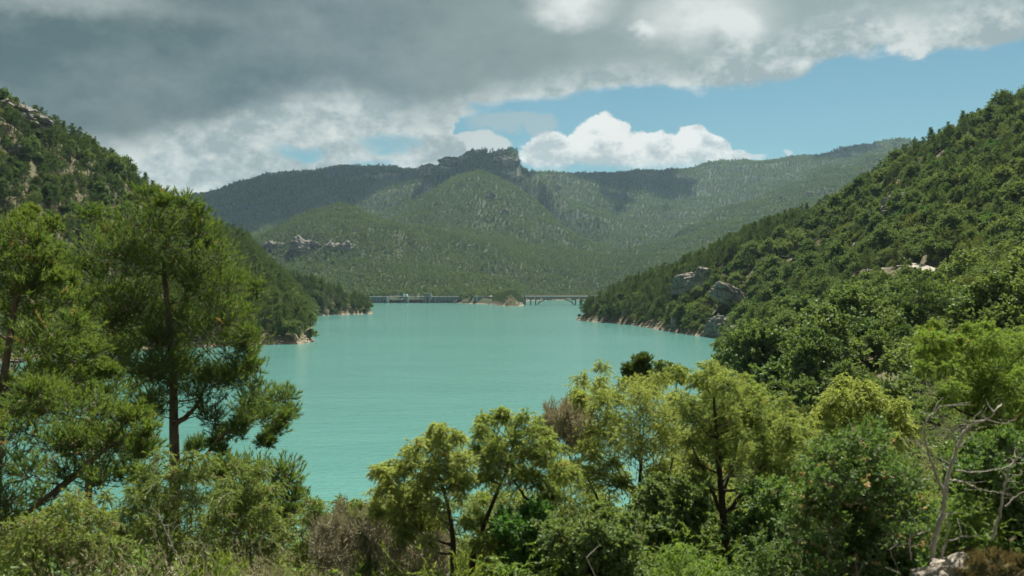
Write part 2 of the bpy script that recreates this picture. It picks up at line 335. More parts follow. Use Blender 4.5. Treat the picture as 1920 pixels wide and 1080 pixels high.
FAR = [(*at(*p)[:2], at(*p)[2]) for p in FARP] + [(-190, 1350, 6), (-100, 1350, 8), (-60, 1290, 8), (-20, 1230, 8), (8, 1205, 8), (20, 1400, 8), (40, 1630, 6), (150, 1680, 8), (250, 1500, 12), (300, 1200, 30), (240, 1300, 12), (-300, 1300, 15), (-300, 1000, 30), (-600, 1200, 80), (600, 1000, 100), (-150, 1420, 9), (-60, 1400, 9),
 (-2500, 5200, 100), (-1000, 5200, 60), (0, 5200, 60), (1500, 5400, 60), (3000, 5200, 100), (-2600, 3000, 350), (-2200, 1500, 300), (2600, 2000, 500), (2800, 3500, 550), (-600, 4600, 250), (600, 5000, 260)]
def rbf(P, c):
    P = np.array(P, float); K = np.sqrt(((P[:, None, :2] - P[None, :, :2]) ** 2).sum(-1) + c * c)
    n = len(P); A = np.zeros((n + 1, n + 1)); A[:n, :n] = K + np.eye(n) * c * 0.0; A[:n, n] = 1; A[n, :n] = 1
    w = np.linalg.solve(A, np.append(P[:, 2], 0))
    def f(x, y):
        o = np.full(x.shape, w[n])
        for (px, py, _), ww in zip(P, w[:n]): o = o + ww * np.sqrt((x - px) ** 2 + (y - py) ** 2 + c * c)
        return o
    return f
RN, RF = rbf(NEAR, 5.0), rbf(FAR, 20.0)
def H(x, y):
    x = np.asarray(x, float); y = np.asarray(y, float)
    d = shore(x, y)
    k = np.clip((y - 900) / 300, 0, 1); k = k * k * (3 - 2 * k)
    zn = RN(x, y); zf = RF(x, y)
    dist = np.hypot(x, y)
    an = np.clip((dist - 15) / 150, 0.0, 1)
    zn = zn + an * (2.6 * fbm(x / 38, y / 38, 2, 3) + 0.7 * fbm(x / 17, y / 17, 1, 9))
    hf = np.clip(zf / 120, 0, 1)
    zf = zf + hf * (46 * (ridged(x / 420, y / 420, 4, 21) - 0.62) + 15 * fbm(x / 90, y / 90, 2, 31)) + 1.5 * fbm(x / 50, y / 50, 1, 40)
    def ss(v, a, b_): q = np.clip((v - a) / (b_ - a), 0, 1); return q * q * (3 - 2 * q)
    wx = x + 14 * fbm(x / 45, y / 45, 3, 51)
    mesa = ss(wx, -215, -125) * (1 - ss(wx, 16, 30)) * ss(y + 14 * fbm(x / 40, y / 40, 3, 52), 2930, 2965) * (1 - ss(y, 3160, 3260))
    knob = ss(wx, -286, -268) * (1 - ss(wx, -236, -215)) * ss(y, 3030, 3070) * (1 - ss(y, 3160, 3230))
    zf = zf + 46 * mesa + 30 * knob
    z = zn * (1 - k) + zf * k
    bank = 0.1 + np.where(x < -20, 1.15, 0.95) * np.maximum(d, 0) + 0.3 * fbm(x / 3, y / 3, 2, 5)
    bank = np.where(dist < 120, 0.1 + 0.5 * np.maximum(d, 0), bank)
    if CARVE: z = carve(x, y, z)
    land = np.minimum(np.maximum(z, np.minimum(bank * 0.4, 1.2)), bank)
    return np.where(d > 0, land, np.maximum(-0.3 + 0.35 * d, -6.0))

_n = H(RD3[:, 0], RD3[:, 1]); _n = np.convolve(np.pad(_n, 1, 'edge'), [.25, .5, .25], 'valid'); RD3[:, 2] = _n - .5; CARVE = True

def grid_mesh(xs, ys):
    X, Y = np.meshgrid(xs, ys); Z = H(X, Y); n, m = X.shape
    v = np.stack([X, Y, Z], -1).reshape(-1, 3)
    i = np.arange((n - 1) * (m - 1)); r, c = i // (m - 1), i % (m - 1); a = r * m + c
    return v, np.stack([a, a + 1, a + m + 1, a + m], 1)

# ground material: soil, dry grass, pale stone at the waterline and on steep faces
def groundmat(name, far=False):
    m, nt, b = newmat(name); P = geo(nt); N = geo(nt, 'Normal')
    sp = nt.nodes.new('ShaderNodeSeparateXYZ'); nt.links.new(P.k, sp.inputs[0]); z = V(nt, sp.outputs[2])
    sn = nt.nodes.new('ShaderNodeSeparateXYZ'); nt.links.new(N.k, sn.inputs[0]); nz = V(nt, sn.outputs[2])
    k = 0.12 if far else 1.0
    n1 = noise(nt, P, 0.12 * k, 6, 0.6); n2 = noise(nt, P, 1.1 * k, 5, 0.65); n3 = noise(nt, P, 9 * k, 4, 0.6)
    soil = mixc(nt, n1.step(0.35, 0.65), (0.085, 0.085, 0.040, 1), (0.14, 0.105, 0.065, 1))
    soil = mixc(nt, n2.step(0.42, 0.66), soil, (0.070, 0.092, 0.034, 1))
    soil = mixc(nt, (n3 - 0.3).clamp(), soil, (0.22, 0.18, 0.12, 1))
    if far: soil = mixc(nt, 0.88, soil, (0.034, 0.052, 0.022, 1))
    rock = mixc(nt, noise(nt, P, 0.5 * k, 6, 0.7, stretch=(1, 1, 2.6)).step(0.3, 0.7), (0.13, 0.12, 0.10, 1), (0.30, 0.265, 0.22, 1))
    steep = (0.54 if not far else 0.52) - nz + (n2 - 0.5) * (0.12 if far else 0.2)
    c = mixc(nt, steep.step(0.0, 0.12), soil, rock)
    tan = mixc(nt, noise(nt, P, 2.4, 5, 0.7).step(0.35, 0.65), (0.18, 0.13, 0.09, 1), (0.32, 0.245, 0.18, 1))
    c = mixc(nt, (0.95 - z + (n2 - 0.5) * 1.3).step(0.0, 0.4), c, tan)
    c = mixc(nt, (0.12 - z).step(0.0, 0.15), c, (0.15, 0.12, 0.08, 1))
    nt.links.new(c.k, b.inputs['Base Color']); b.inputs['Roughness'].default_value = 0.95
    b.inputs['Specular IOR Level'].default_value = 0.15
    bp = nt.nodes.new('ShaderNodeBump'); bp.inputs['Strength'].default_value = 0.8; bp.inputs['Distance'].default_value = 0.5 / k
    nt.links.new((n2 + n3 * 0.4).k, bp.inputs['Height']); nt.links.new(bp.outputs[0], b.inputs['Normal']); return m

ys = [-24.0]
while ys[-1] < 1240: ys.append(ys[-1] + min(4.0, 0.8 + max(0, ys[-1]) * 0.014))
t = np.linspace(-1, 1, 340); xs = np.sinh(t * 2.6) / math.sinh(2.6) * 470
v, f = grid_mesh(xs, np.array(ys))
tag(link('hillside_ground', MB().add(v, f, smooth=True).mesh('hillside_ground', [groundmat('hill_soil')])), kind='structure')
v, f = grid_mesh(np.arange(-2600, 2800, 11.0), np.concatenate([np.arange(ys[-1] - 1.0, 1900, 8.0), np.arange(1900, 5300, 12.0)]))
tag(link('mountain_terrain', MB().add(v, f, smooth=True).mesh('mountain_terrain', [groundmat('mountain_soil', True)])), kind='structure')

HTOP = 30 + max(float(v[:, 2].max()), 500.0); print('highest', v[:, 2].max())
# water
m, nt, b = newmat('turquoise_water'); P = geo(nt)
big = noise(nt, P, 0.012, 4, 0.6, 0.6, stretch=(0.35, 1.0, 1)); mid = noise(nt, P, 0.07, 4, 0.6, 0.3, stretch=(0.4, 1, 1))
c = mixc(nt, (big * 0.7 + mid * 0.5 - 0.1).step(0.3, 0.75), (0.064, 0.190, 0.166, 1), (0.082, 0.220, 0.192, 1))
nt.links.new(c.k, b.inputs['Base Color']); b.inputs['Roughness'].default_value = 0.12; b.inputs['IOR'].default_value = 1.333
r1 = noise(nt, P, 1.5, 3, 0.6, 0.2, stretch=(0.55, 1, 1)); r2 = noise(nt, P, 0.32, 3, 0.6, 0.4, stretch=(0.5, 1, 1)); r3 = noise(nt, P, 5.0, 2, 0.5, stretch=(0.6, 1, 1))
bp = nt.nodes.new('ShaderNodeBump'); bp.inputs['Strength'].default_value = 0.75; bp.inputs['Distance'].default_value = 0.18
nt.links.new((r1 * 1.0 + r2 * 1.6 + r3 * 0.25).k, bp.inputs['Height']); nt.links.new(bp.outputs[0], b.inputs['Normal'])
M['water'] = m
tag(link('lake_water', MB().add([(-900, -60, 0), (900, -60, 0), (900, 2200, 0), (-900, 2200, 0)], [(0, 1, 2, 3)]).mesh('lake_water', [m])), kind='structure')
# ------------------------------------------------------------------ plants
def unit(a): return a / np.maximum(np.linalg.norm(a, axis=-1, keepdims=True), 1e-9)

def tube(mb, P, R, k=5, mat=0, tint=0.0):
    P = np.asarray(P, float); R = np.asarray(R, float); n = len(P)
    T = np.gradient(P, axis=0); T = unit(T); ref = np.array([0.31, 0.87, 0.12]); ref = ref / np.linalg.norm(ref)
    s = unit(np.cross(T, ref) + 1e-6); u = np.cross(s, T); a = np.arange(k) * 2 * math.pi / k
    v = P[:, None] + R[:, None, None] * (np.cos(a)[None, :, None] * s[:, None] + np.sin(a)[None, :, None] * u[:, None])
    f = [(i * k + j, i * k + (j + 1) % k, (i + 1) * k + (j + 1) % k, (i + 1) * k + j) for i in range(n - 1) for j in range(k)]
    mb.add(v.reshape(-1, 3), f, tint, mat, True)

def smooth_line(pts, per=5, rng=None, wob=0.0):
    p = np.array(pts, float)
    if len(p) < 3: q = np.linspace(0, 1, per * 2)[:, None]; o = p[0] * (1 - q) + p[1] * q
    else:
        e = np.vstack([2 * p[0] - p[1], p, 2 * p[-1] - p[-2]]); o = []
        for i in range(1, len(e) - 2):
            for t in np.linspace(0, 1, per, endpoint=False):
                a, b, c, d = e[i - 1:i + 3]
                o.append(0.5 * (2 * b + (c - a) * t + (2 * a - 5 * b + 4 * c - d) * t * t + (3 * b - a - 3 * c + d) * t ** 3))
        o.append(p[-1]); o = np.array(o)
    if rng is not None and wob: o[1:] += rng.normal(0, wob, o[1:].shape)
    return o

def leaves(mb, pos, d, L, Wd, tint, quad=False, rng=None, mat=0):
    n = len(pos); d = unit(d); s = unit(np.cross(d, unit(rng.normal(size=(n, 3))) + np.array([0, 0, .8])) + 1e-6)
    L = np.broadcast_to(np.asarray(L, float), (n,))[:, None]; Wd = np.broadcast_to(np.asarray(Wd, float), (n,))[:, None]
    if quad:
        v = np.stack([pos, pos + d * L * .5 + s * Wd * .5, pos + d * L, pos + d * L * .5 - s * Wd * .5], 1)
        f = np.arange(n * 4).reshape(n, 4); mb.add(v.reshape(-1, 3), f, np.repeat(tint, 4), mat)
    else:
        v = np.stack([pos - s * Wd * .5, pos + s * Wd * .5, pos + d * L], 1)
        f = np.arange(n * 3).reshape(n, 3); mb.add(v.reshape(-1, 3), f, np.repeat(tint, 3), mat)

def strands(rng, C, R, K, up=0.4, mn=0.55):
    """K strands from every clump centre; returns start, direction*length"""
    n = len(C); d = rng.normal(size=(n, K, 3)); d[..., 2] += up; d = unit(d)
    ln = rng.uniform(mn, 1.0, (n, K, 1))
    st = C[:, None] + rng.normal(0, 0.24, (n, K, 3)) * R[:, None]
    return st.reshape(-1, 3), (d * ln * R[:, None]).reshape(-1, 3)

def foliage(leaf, wood, rng, C, R, K, m, L, Wd, style, tipbias=0.5, up=0.4, twig=0.0, dead=0.0):
    st, dv = strands(rng, C, R, K, up); n = len(st); ln = np.linalg.norm(dv, axis=1, keepdims=True)
    t = rng.uniform(0, 1, (n, m)) ** tipbias; tt = t[..., None]
    droop = {'pine': -0.28, 'tam': 0.38, 'leaf': 0.05, 'spire': -0.3}[style]
    g = np.array([0, 0, -1.0]) * droop
    pos = st[:, None] + dv[:, None] * tt + g * ln[:, None] * tt ** 2
    tan = unit(dv)[:, None] + 2 * g * tt
    sp = {'pine': 0.85, 'tam': 0.62, 'leaf': 1.3, 'spire': 0.5}[style]
    d = unit(tan) + rng.normal(0, sp * 0.6, (n, m, 3))
    if style == 'pine': d[..., 2] += 0.25
    if style == 'tam': d[..., 2] -= 0.10
    cl = np.repeat(rng.uniform(0, 1, n), m).reshape(n, m)
    tint = np.clip((t - 0.62) * 1.5, 0, 1) * (0.35 + 0.65 * cl) + rng.uniform(-.12, .12, (n, m))
    if dead: tint = np.where((rng.uniform(0, 1, n) < dead)[:, None], 2.0, tint)
    leaves(leaf, pos.reshape(-1, 3), d.reshape(-1, 3), L * rng.uniform(.6, 1.25, n * m), Wd * rng.uniform(.7, 1.2, n * m), tint.reshape(-1), style == 'leaf', rng)
    if twig and wood is not None:
        s = unit(np.cross(dv, rng.normal(size=dv.shape))) * twig
        v = []; 
        mid = st + dv * .55 + g * ln * .3; end = st + dv + g * ln
        v = np.stack([st - s, st + s, mid + s * .6, mid - s * .6, end], 1)
        i = np.arange(n)[:, None] * 5
        wood.add(v.reshape(-1, 3), np.concatenate([i + np.array([0, 1, 2, 3])]), 0.2)
        wood.add(v.reshape(-1, 3), i + np.array([3, 2, 4]), 0.2)

def skeleton(wood, rng, trunk, r0, C, r1=None, k=6, rise=0.35, thin=1.0, lean=0.5):
    """trunk polyline + a curved branch to every clump"""
    T = smooth_line(trunk, 6, rng, 0.0); n = len(T)
    r = np.linspace(r0, r1 or r0 * 0.18, n); r[0] *= 1.25
    tube(wood, T, r, k + 2)
    node = [(*T[i], r[i]) for i in range(n)]; base = T[0]
    order = np.argsort([np.min(np.linalg.norm(T - c, axis=1)) for c in C])
    for q in order:
        c = C[q]; A = np.array(node); dd = np.linalg.norm(A[:, :3] - c, axis=1)
        pen = np.maximum(0, A[:, 2] - (c[2] - lean * dd * 0.6)) * 1.4
        i = np.argmin(dd + pen + (A[:, 3] < 0.008) * 0.3); a = A[i, :3]; l = dd[i]
        if l < 0.03: continue
        ra = min(A[i, 3] * 0.62, (0.012 + 0.018 * l) * thin); side = rng.normal(0, 0.09 * l, 3)
        mid = a * .5 + c * .5 + side + np.array([0, 0, -rise * 0.22 * l])
        u = np.linspace(0, 1, 6)[:, None]; P = a * (1 - u) ** 2 + 2 * mid * u * (1 - u) + c * u * u
        P[1:-1] += rng.normal(0, 0.018 * l, (4, 3))
        R = np.linspace(ra, max(0.003 * thin, ra * 0.3), 6); tube(wood, P, R, 4 if ra < .03 else 5)
        node += [(*P[j], R[j]) for j in range(1, 6)]

# ---- prototypes for the slopes: (wood MB, leaf MB)
def proto_pine(seed, h=9.0, K=15, m=9, L=0.34, W=0.085, clumps=30, spread=2.3, low=0.32):
    rng = np.random.default_rng(seed); w, l = MB(), MB(); C = []; R = []
    lean = rng.normal(0, 0.35, 2)
    trunk = [(0, 0, -1.2), (lean[0] * .2, lean[1] * .2, h * .3), (lean[0] * .7, lean[1] * .7, h * .65), (lean[0], lean[1], h * .93)]
    for i in range(clumps):
        f = rng.uniform(low, 1.0); env = spread * (1.02 - 0.9 * max(0, (f - 0.45) / 0.55) ** 1.5) * (0.55 + 0.45 * min(1, (f - low + .1) / 0.25))
        a = rng.uniform(0, 6.283); rr = env * rng.uniform(0.25, 1.0) ** .7
        C.append((lean[0] * f + math.cos(a) * rr, lean[1] * f + math.sin(a) * rr, h * f * .97)); s = rng.uniform(.55, .95) * (1.15 - .35 * f)
        R.append((s, s, s * .72))
    C, R = np.array(C), np.array(R)
    skeleton(w, rng, trunk, h * .017, C, k=4, rise=0.3); foliage(l, w, rng, C, R, K, m, L, W, 'pine', 0.6, 0.55)
    return w, l
def proto_bush(seed, h=3.2, r=1.9, clumps=26, K=12, m=7, L=0.17, W=0.10, style='leaf', flat=0.8):
    rng = np.random.default_rng(seed); w, l = MB(), MB(); C = []; R = []
    for i in range(clumps):
        a = rng.uniform(0, 6.283); e = rng.uniform(0.02, 1) ** .7 * math.pi / 2; q = rng.uniform(.62, .95) * (1 + .15 * math.sin(a * 2 + seed))
        C.append((math.cos(a) * math.cos(e) * r * q, math.sin(a) * math.cos(e) * r * q, h * (.16 + .70 * math.sin(e) * q)))
        s = rng.uniform(.42, .72) * r / 1.9 ; R.append((s, s, s * flat))
    for i in range(6): C.append((*rng.normal(0, r * .3, 2), h * .45)); R.append((r * .4, r * .4, h * .3))
    C, R = np.array(C), np.array(R)
    skeleton(w, rng, [(0, 0, -.5), (.05, .02, h * .25), (-.03, .08, h * .5)], .09, C, k=3, rise=-0.2)
    foliage(l, w, rng, C, R, K, m, L, W, style, 0.55, 0.5); return w, l

KIND = {}   # kind -> list of (crown mesh, trunk mesh, joined mesh, height)
def add_kind(kind, mats, specs):
    pc = bpy.data.collections.new('prototypes_' + kind); L_ = []
    for i, (w, l, h) in enumerate(specs):
        a = l.mesh(kind + '_crown_%d' % i, [M[mats[1]]]); b = w.mesh(kind + '_trunk_%d' % i, [M[mats[0]]])
        j = MB().merge(w, 0).merge(l, 1).mesh(kind + '_whole_%d' % i, [M[mats[0]], M[mats[1]]])
        o = bpy.data.objects.new('%s_prototype_%d' % (kind, i), j); pc.objects.link(o); L_.append((a, b, h))
    KIND[kind] = (L_, pc)
add_kind('pine_tree', ('bark', 'pine'), [(*proto_pine(s, h, clumps=c, spread=sp, low=lo), h) for s, h, c, sp, lo in ((1, 9, 32, 2.3, .30), (2, 9, 26, 2.0, .4), (3, 9, 36, 2.7, .22), (4, 9, 24, 1.8, .45), (5, 9, 30, 2.2, .15))])
add_kind('oak_tree', ('greybark', 'oak'), [(*proto_bush(20 + s, h, r, c, 16, 11, .20, .13), h) for s, (h, r, c) in enumerate(((3.4, 2.0, 40), (3.0, 2.1, 36), (4.2, 2.0, 44), (2.6, 1.8, 32)))])
add_kind('olive_shrub', ('greybark', 'olive'), [(*proto_bush(30 + s, h, r, c, 20, 14, .16, .06, 'spire', 1.0), h) for s, (h, r, c) in enumerate(((2.4, 1.6, 22), (2.0, 1.7, 20), (3.0, 1.5, 24)))])
add_kind('green_shrub', ('greybark', 'vivid'), [(*proto_bush(40 + s, h, r, c, 16, 11, .18, .11), h) for s, (h, r, c) in enumerate(((2.2, 1.5, 22), (2.6, 1.4, 24)))])
add_kind('dry_shrub', ('greybark', 'dry'), [(*proto_bush(50 + s, h, r, c, 10, 6, .16, .035, 'spire', 1.1), h) for s, (h, r, c) in enumerate(((1.8, 1.2, 18), (1.4, 1.3, 16)))])

def proto_far(seed, h, r, n, L, W):
    rng = np.random.default_rng(seed); l = MB(); C = []; k = 7
    for i in range(k):
        f = (i + .5) / k; a = rng.uniform(0, 6.28); rr = r * (1.1 - f) * rng.uniform(.2, .8); C.append((math.cos(a) * rr, math.sin(a) * rr, h * (.25 + .68 * f)))
    C = np.array(C); d = unit(rng.normal(size=(k, n, 3)) + np.array([0, 0, .4])); rad = (r * .55)
    pos = C[:, None] + d * rad * rng.uniform(.3, .8, (k, n, 1)); dd = unit(rng.normal(size=d.shape) + d * .6)
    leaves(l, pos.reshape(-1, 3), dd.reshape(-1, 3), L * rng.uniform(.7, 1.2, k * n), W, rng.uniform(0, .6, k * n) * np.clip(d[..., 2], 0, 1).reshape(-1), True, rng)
    return l
PF = bpy.data.collections.new('prototypes_far')
for i, (h, r) in enumerate(((10, 2.9), (8, 2.9), (11.5, 2.5), (5.5, 3.0), (3.5, 2.6))):
    PF.objects.link(bpy.data.objects.new('distant_tree_prototype_%d' % i, proto_far(60 + i, h, r, 14, 1.7, .9).mesh('distant_tree', [M['far']])))

# ---- instancer for masses
def mass(name, P, S3, RZ, IDX, coll, label, cat):
    me = bpy.data.meshes.new(name); me.vertices.add(len(P)); me.vertices.foreach_set('co', np.asarray(P, np.float32).ravel())
    a = me.attributes.new('sc', 'FLOAT_VECTOR', 'POINT'); a.data.foreach_set('vector', np.asarray(S3, np.float32).ravel())
    r = np.zeros((len(P), 3), np.float32); r[:, 2] = RZ; a = me.attributes.new('rot', 'FLOAT_VECTOR', 'POINT'); a.data.foreach_set('vector', r.ravel())
    a = me.attributes.new('pick', 'INT', 'POINT'); a.data.foreach_set('value', np.asarray(IDX, np.int32))
    o = link(name, me); tag(o, label, cat, kind='stuff')
    g = bpy.data.node_groups.new(name + '_scatter', 'GeometryNodeTree')
    g.interface.new_socket('Geometry', in_out='INPUT', socket_type='NodeSocketGeometry'); g.interface.new_socket('Geometry', in_out='OUTPUT', socket_type='NodeSocketGeometry')
    i = g.nodes.new('NodeGroupInput'); q = g.nodes.new('NodeGroupOutput'); ip = g.nodes.new('GeometryNodeInstanceOnPoints'); ci = g.nodes.new('GeometryNodeCollectionInfo')
    ci.inputs[0].default_value = coll; ci.inputs[1].default_value = True; ci.inputs[2].default_value = True
    def na(nm, ty):
        n = g.nodes.new('GeometryNodeInputNamedAttribute'); n.data_type = ty; n.inputs[0].default_value = nm; return n.outputs[0]
    g.links.new(i.outputs[0], ip.inputs['Points']); g.links.new(ci.outputs[0], ip.inputs['Instance']); ip.inputs['Pick Instance'].default_value = True
    g.links.new(na('pick', 'INT'), ip.inputs['Instance Index']); g.links.new(na('rot', 'FLOAT_VECTOR'), ip.inputs['Rotation']); g.links.new(na('sc', 'FLOAT_VECTOR'), ip.inputs['Scale'])
    g.links.new(ip.outputs[0], q.inputs[0]); md = o.modifiers.new('scatter', 'NODES'); md.node_group = g
    return o

def seen(x, y, z, mt=0):
    """photo pixel, and whether the terrain leaves it in view"""
    px = 960 + F * x / y; py = 540 - F * (z - CAMZ) / y; return px, py
def visible(x, y, z):
    ok = np.ones(len(x), bool); zt = z
    for s in np.linspace(0.25, 0.97, 22):
        ok &= H(x * s, y * s) < CAMZ + (zt - CAMZ) * s + 0.5
    return ok

rs = np.random.default_rng(7)
def jgrid(x0, x1, y0, y1, s):
    X, Y = np.meshgrid(np.arange(x0, x1, s), np.arange(y0, y1, s)); X = X.ravel() + rs.uniform(-.48, .48, X.size) * s; Y = Y.ravel() + rs.uniform(-.48, .48, X.size) * s; return X, Y
def slope(x, y, e=2.0): return np.hypot(H(x + e, y) - H(x - e, y), H(x, y + e) - H(x, y - e)) / (2 * e)

# spots kept bare: (x, y, radius)
def gxy(px, py, Y): return at(px, py, Y)[0], Y
RP = smooth_line(RD3, 5)[:, :2]
def road_d(x, y): return np.min(np.hypot(x[:, None] - RP[None, :, 0], y[:, None] - RP[None, :, 1]), axis=1)
BARE = []
def bare(x, y):
    m = np.zeros(len(x), bool)
    for bx, by, br in BARE: m |= np.hypot(x - bx, y - by) < br
    return m
# ------------------------------------------------------------------ rocks and cliffs
def rockmat(name, a, b_, sc=1.0, streak=0.5):
    m, nt, b = newmat(name); P = geo(nt)
    n1 = noise(nt, P, 0.35 * sc, 6, 0.7, stretch=(1, 1, streak)); n2 = noise(nt, P, 1.6 * sc, 6, 0.7, 0.5); n3 = noise(nt, P, 0.6 * sc, 5, 0.7, 0.3, stretch=(2.0, 2.0, 0.22))
    c = mixc(nt, (n1 * .6 + n2 * .4).step(0.36, 0.62), a, b_)
    c = mixc(nt, n3.step(0.50, 0.66) * 0.7, c, (0.085, 0.085, 0.08, 1)); c = mixc(nt, (n2 - 0.60).step(0, .15) * 0.6, c, (0.40, 0.24, 0.13, 1))
    nt.links.new(c.k, b.inputs['Base Color']); b.inputs['Roughness'].default_value = 0.95; b.inputs['Specular IOR Level'].default_value = 0.1
    bp = nt.nodes.new('ShaderNodeBump'); bp.inputs['Strength'].default_value = 0.9; bp.inputs['Distance'].default_value = 0.4 / sc
    nt.links.new((n2 + n3).k, bp.inputs['Height']); nt.links.new(bp.outputs[0], b.inputs['Normal']); return m
M['rock'] = rockmat('limestone', (0.13, 0.125, 0.11, 1), (0.33, 0.295, 0.25, 1))
M['rock_far'] = rockmat('far_limestone', (0.12, 0.115, 0.10, 1), (0.30, 0.27, 0.23, 1), 0.12)
M['rock_near'] = rockmat('near_limestone', (0.30, 0.26, 0.21, 1), (0.52, 0.46, 0.38, 1), 3.5)

def rock(name, c, size, rz, seed, label, cat='cliff', mat='rock', n=26, strata=0.05, rough=0.24, sq=5.0, tiltx=0.0, group=None):
    """blocky, bedded rock body: a super-ellipsoid cube cut by ledges and cracks"""
    g = np.linspace(-1, 1, n); V_, F_ = [], []; k = 0
    A, B = np.meshgrid(g, g); A, B = A.ravel(), B.ravel(); O = np.ones_like(A)
    i = np.arange((n - 1) * (n - 1)); r_, c_ = i // (n - 1), i % (n - 1); q = r_ * n + c_; fc = np.stack([q, q + 1, q + n + 1, q + n], 1)
    for P in ((A, -O, B), (B, O, A), (-O, B, A), (O, A, B), (A, B, O), (B, A, -O)):
        V_.append(np.stack(P, 1)); F_.append(fc + k); k += n * n
    v = np.concatenate(V_); f = np.concatenate(F_)
    v = v / ((np.abs(v) ** sq).sum(1, keepdims=True) ** (1 / sq)); s = np.array(size) / 2
    v = v * np.stack([1 + .3 * fbm(v[:, 2] * 1.6 + seed, v[:, 1] * 1.2, 3, seed), 1 + .3 * fbm(v[:, 0] * 1.9 + seed, v[:, 2] * .8, 3, seed + 1), 1 + .45 * fbm(v[:, 0] * 1.5 + seed, v[:, 1] * 1.5, 3, seed + 2)], 1)
    w = v * s; m = s.mean()
    q1 = (w[:, 0] * .9 + w[:, 1] * .5) / m; q2 = w[:, 2] / m
    crack = ridged(q1 * 2.2 + seed, q2 * 0.7 + w[:, 1] / m * .3, 4, seed) - .62
    led = np.abs(((w[:, 2] / m * 2.6 + vnoise(q1 * 1.2, q2, seed + 3) * .8) % 1) - .5) * 2
    blk = vnoise(np.floor(q1 * 4 + seed) * 1.7, np.floor(q2 * 3.3) * 2.3 + seed, seed + 5) - .5
    dsp = rough * m * (crack * 1.5 + blk * .7 + fbm(q1 * 5, q2 * 5 + w[:, 1] / m, 3, seed + 8) * .5) - strata * m * (led < .28)
    nrm = unit(v * np.array([1, 1, .6])); w = w + nrm * dsp[:, None]
    ca, sa = math.cos(rz), math.sin(rz); ct, st = math.cos(tiltx), math.sin(tiltx)
    w = np.stack([w[:, 0] * ct - w[:, 2] * st, w[:, 1], w[:, 0] * st + w[:, 2] * ct], 1)
    w = np.stack([w[:, 0] * ca - w[:, 1] * sa, w[:, 0] * sa + w[:, 1] * ca, w[:, 2]], 1)
    # weld the cube edges
    key = np.round(w / (m * 1e-4)).astype(np.int64); _, idx, inv = np.unique(key, axis=0, return_index=True, return_inverse=True)
    me = MB().add(w[idx], inv.ravel()[f], smooth=False).mesh(name, [M[mat]])
    o = link(name, me, loc=c); tag(o, label, cat, group); return o

def outcrop(px, py, Y, wpx, hpx, depth, rz, seed, label, clear=0.8, lift=0.0, **k):
    ray = np.linspace(.55, 1.6, 400) * Y; rx = (px - 960) / F * ray; rz_ = CAMZ + (540 - py) / F * ray; hit = np.nonzero(H(rx, ray) > rz_)[0]
    if len(hit) and abs(ray[hit[0]] / Y - 1) < .3: Y = ray[hit[0]]
    x, y, z = at(px, py, Y); w, h = wpx / F * Y, hpx / F * Y; depth = max(depth, h * 1.3)
    o = rock('rock_outcrop', (x, y + depth * .30, z - h * .12 + lift), (w, depth, h), rz, seed, label, **k)
    for t_ in np.linspace(-.4, .4, 3): BARE.append((x + math.cos(rz) * w * t_, y - depth * .35 + math.sin(rz) * w * t_, max(w * .11, 1.2) * clear))
    return o
outcrop(1322, 540, 446, 74, 78, 16, 0.35, 11, 'grey limestone cliff with pale sunlit top above right shore', n=40, tiltx=-.12)
outcrop(1392, 566, 412, 110, 30, 14, 0.2, 12, 'long slanting pale rock band running down right hillside', n=40, tiltx=-.55)
outcrop(1360, 618, 396, 46, 62, 12, 0.1, 13, 'rounded grey rock buttress standing in the water', n=34)
outcrop(1392, 632, 396, 52, 40, 12, -0.2, 14, 'low rock foot beside the buttress at the waterline', n=30)
outcrop(1712, 386, 318, 76, 58, 16, -0.1, 15, 'overhanging grey streaked cliff high on right hillside', n=44)
outcrop(1792, 444, 285, 90, 30, 12, -0.12, 16, 'long low rock wall among shrubs on right hillside', clear=.5, n=40)
outcrop(1275, 605, 430, 26, 26, 6, 0.2, 26, 'small tan rock face among trees on right shore', n=20)
outcrop(30, 232, 366, 92, 40, 16, -0.15, 17, 'tan layered cliff at top left edge of picture', n=44, strata=.12, tiltx=-.35, clear=1.0, lift=4.0)
outcrop(18, 278, 352, 60, 18, 8, 0.1, 18, 'pale bare scree patch below the top left cliff', n=24, clear=1.3)
outcrop(155, 578, 322, 46, 46, 9, 0.1, 19, 'shaded blue grey rock face between the left pines', n=28)
outcrop(452, 548, 432, 28, 26, 8, 0.1, 20, 'pinkish rock patch on left hillside behind tall pine', n=24, clear=1.0)
outcrop(325, 385, 462, 40, 12, 6, 0.1, 21, 'pale ledge on the crest beside tall pine top', n=20)
outcrop(110, 408, 348, 56, 9, 6, 0.0, 22, 'thin pale rock ledge on the left hillside', n=24)
outcrop(175, 330, 380, 20, 14, 5, 0.0, 23, 'small tan rock showing between trees near left crest', n=18)
outcrop(495, 592, 376, 26, 26, 8, 0.0, 24, 'tan rocks behind pines of the near left point', n=22)
outcrop(232, 655, 322, 70, 10, 6, 0.0, 25, 'tan boulders on the beach behind the left pines', n=24)
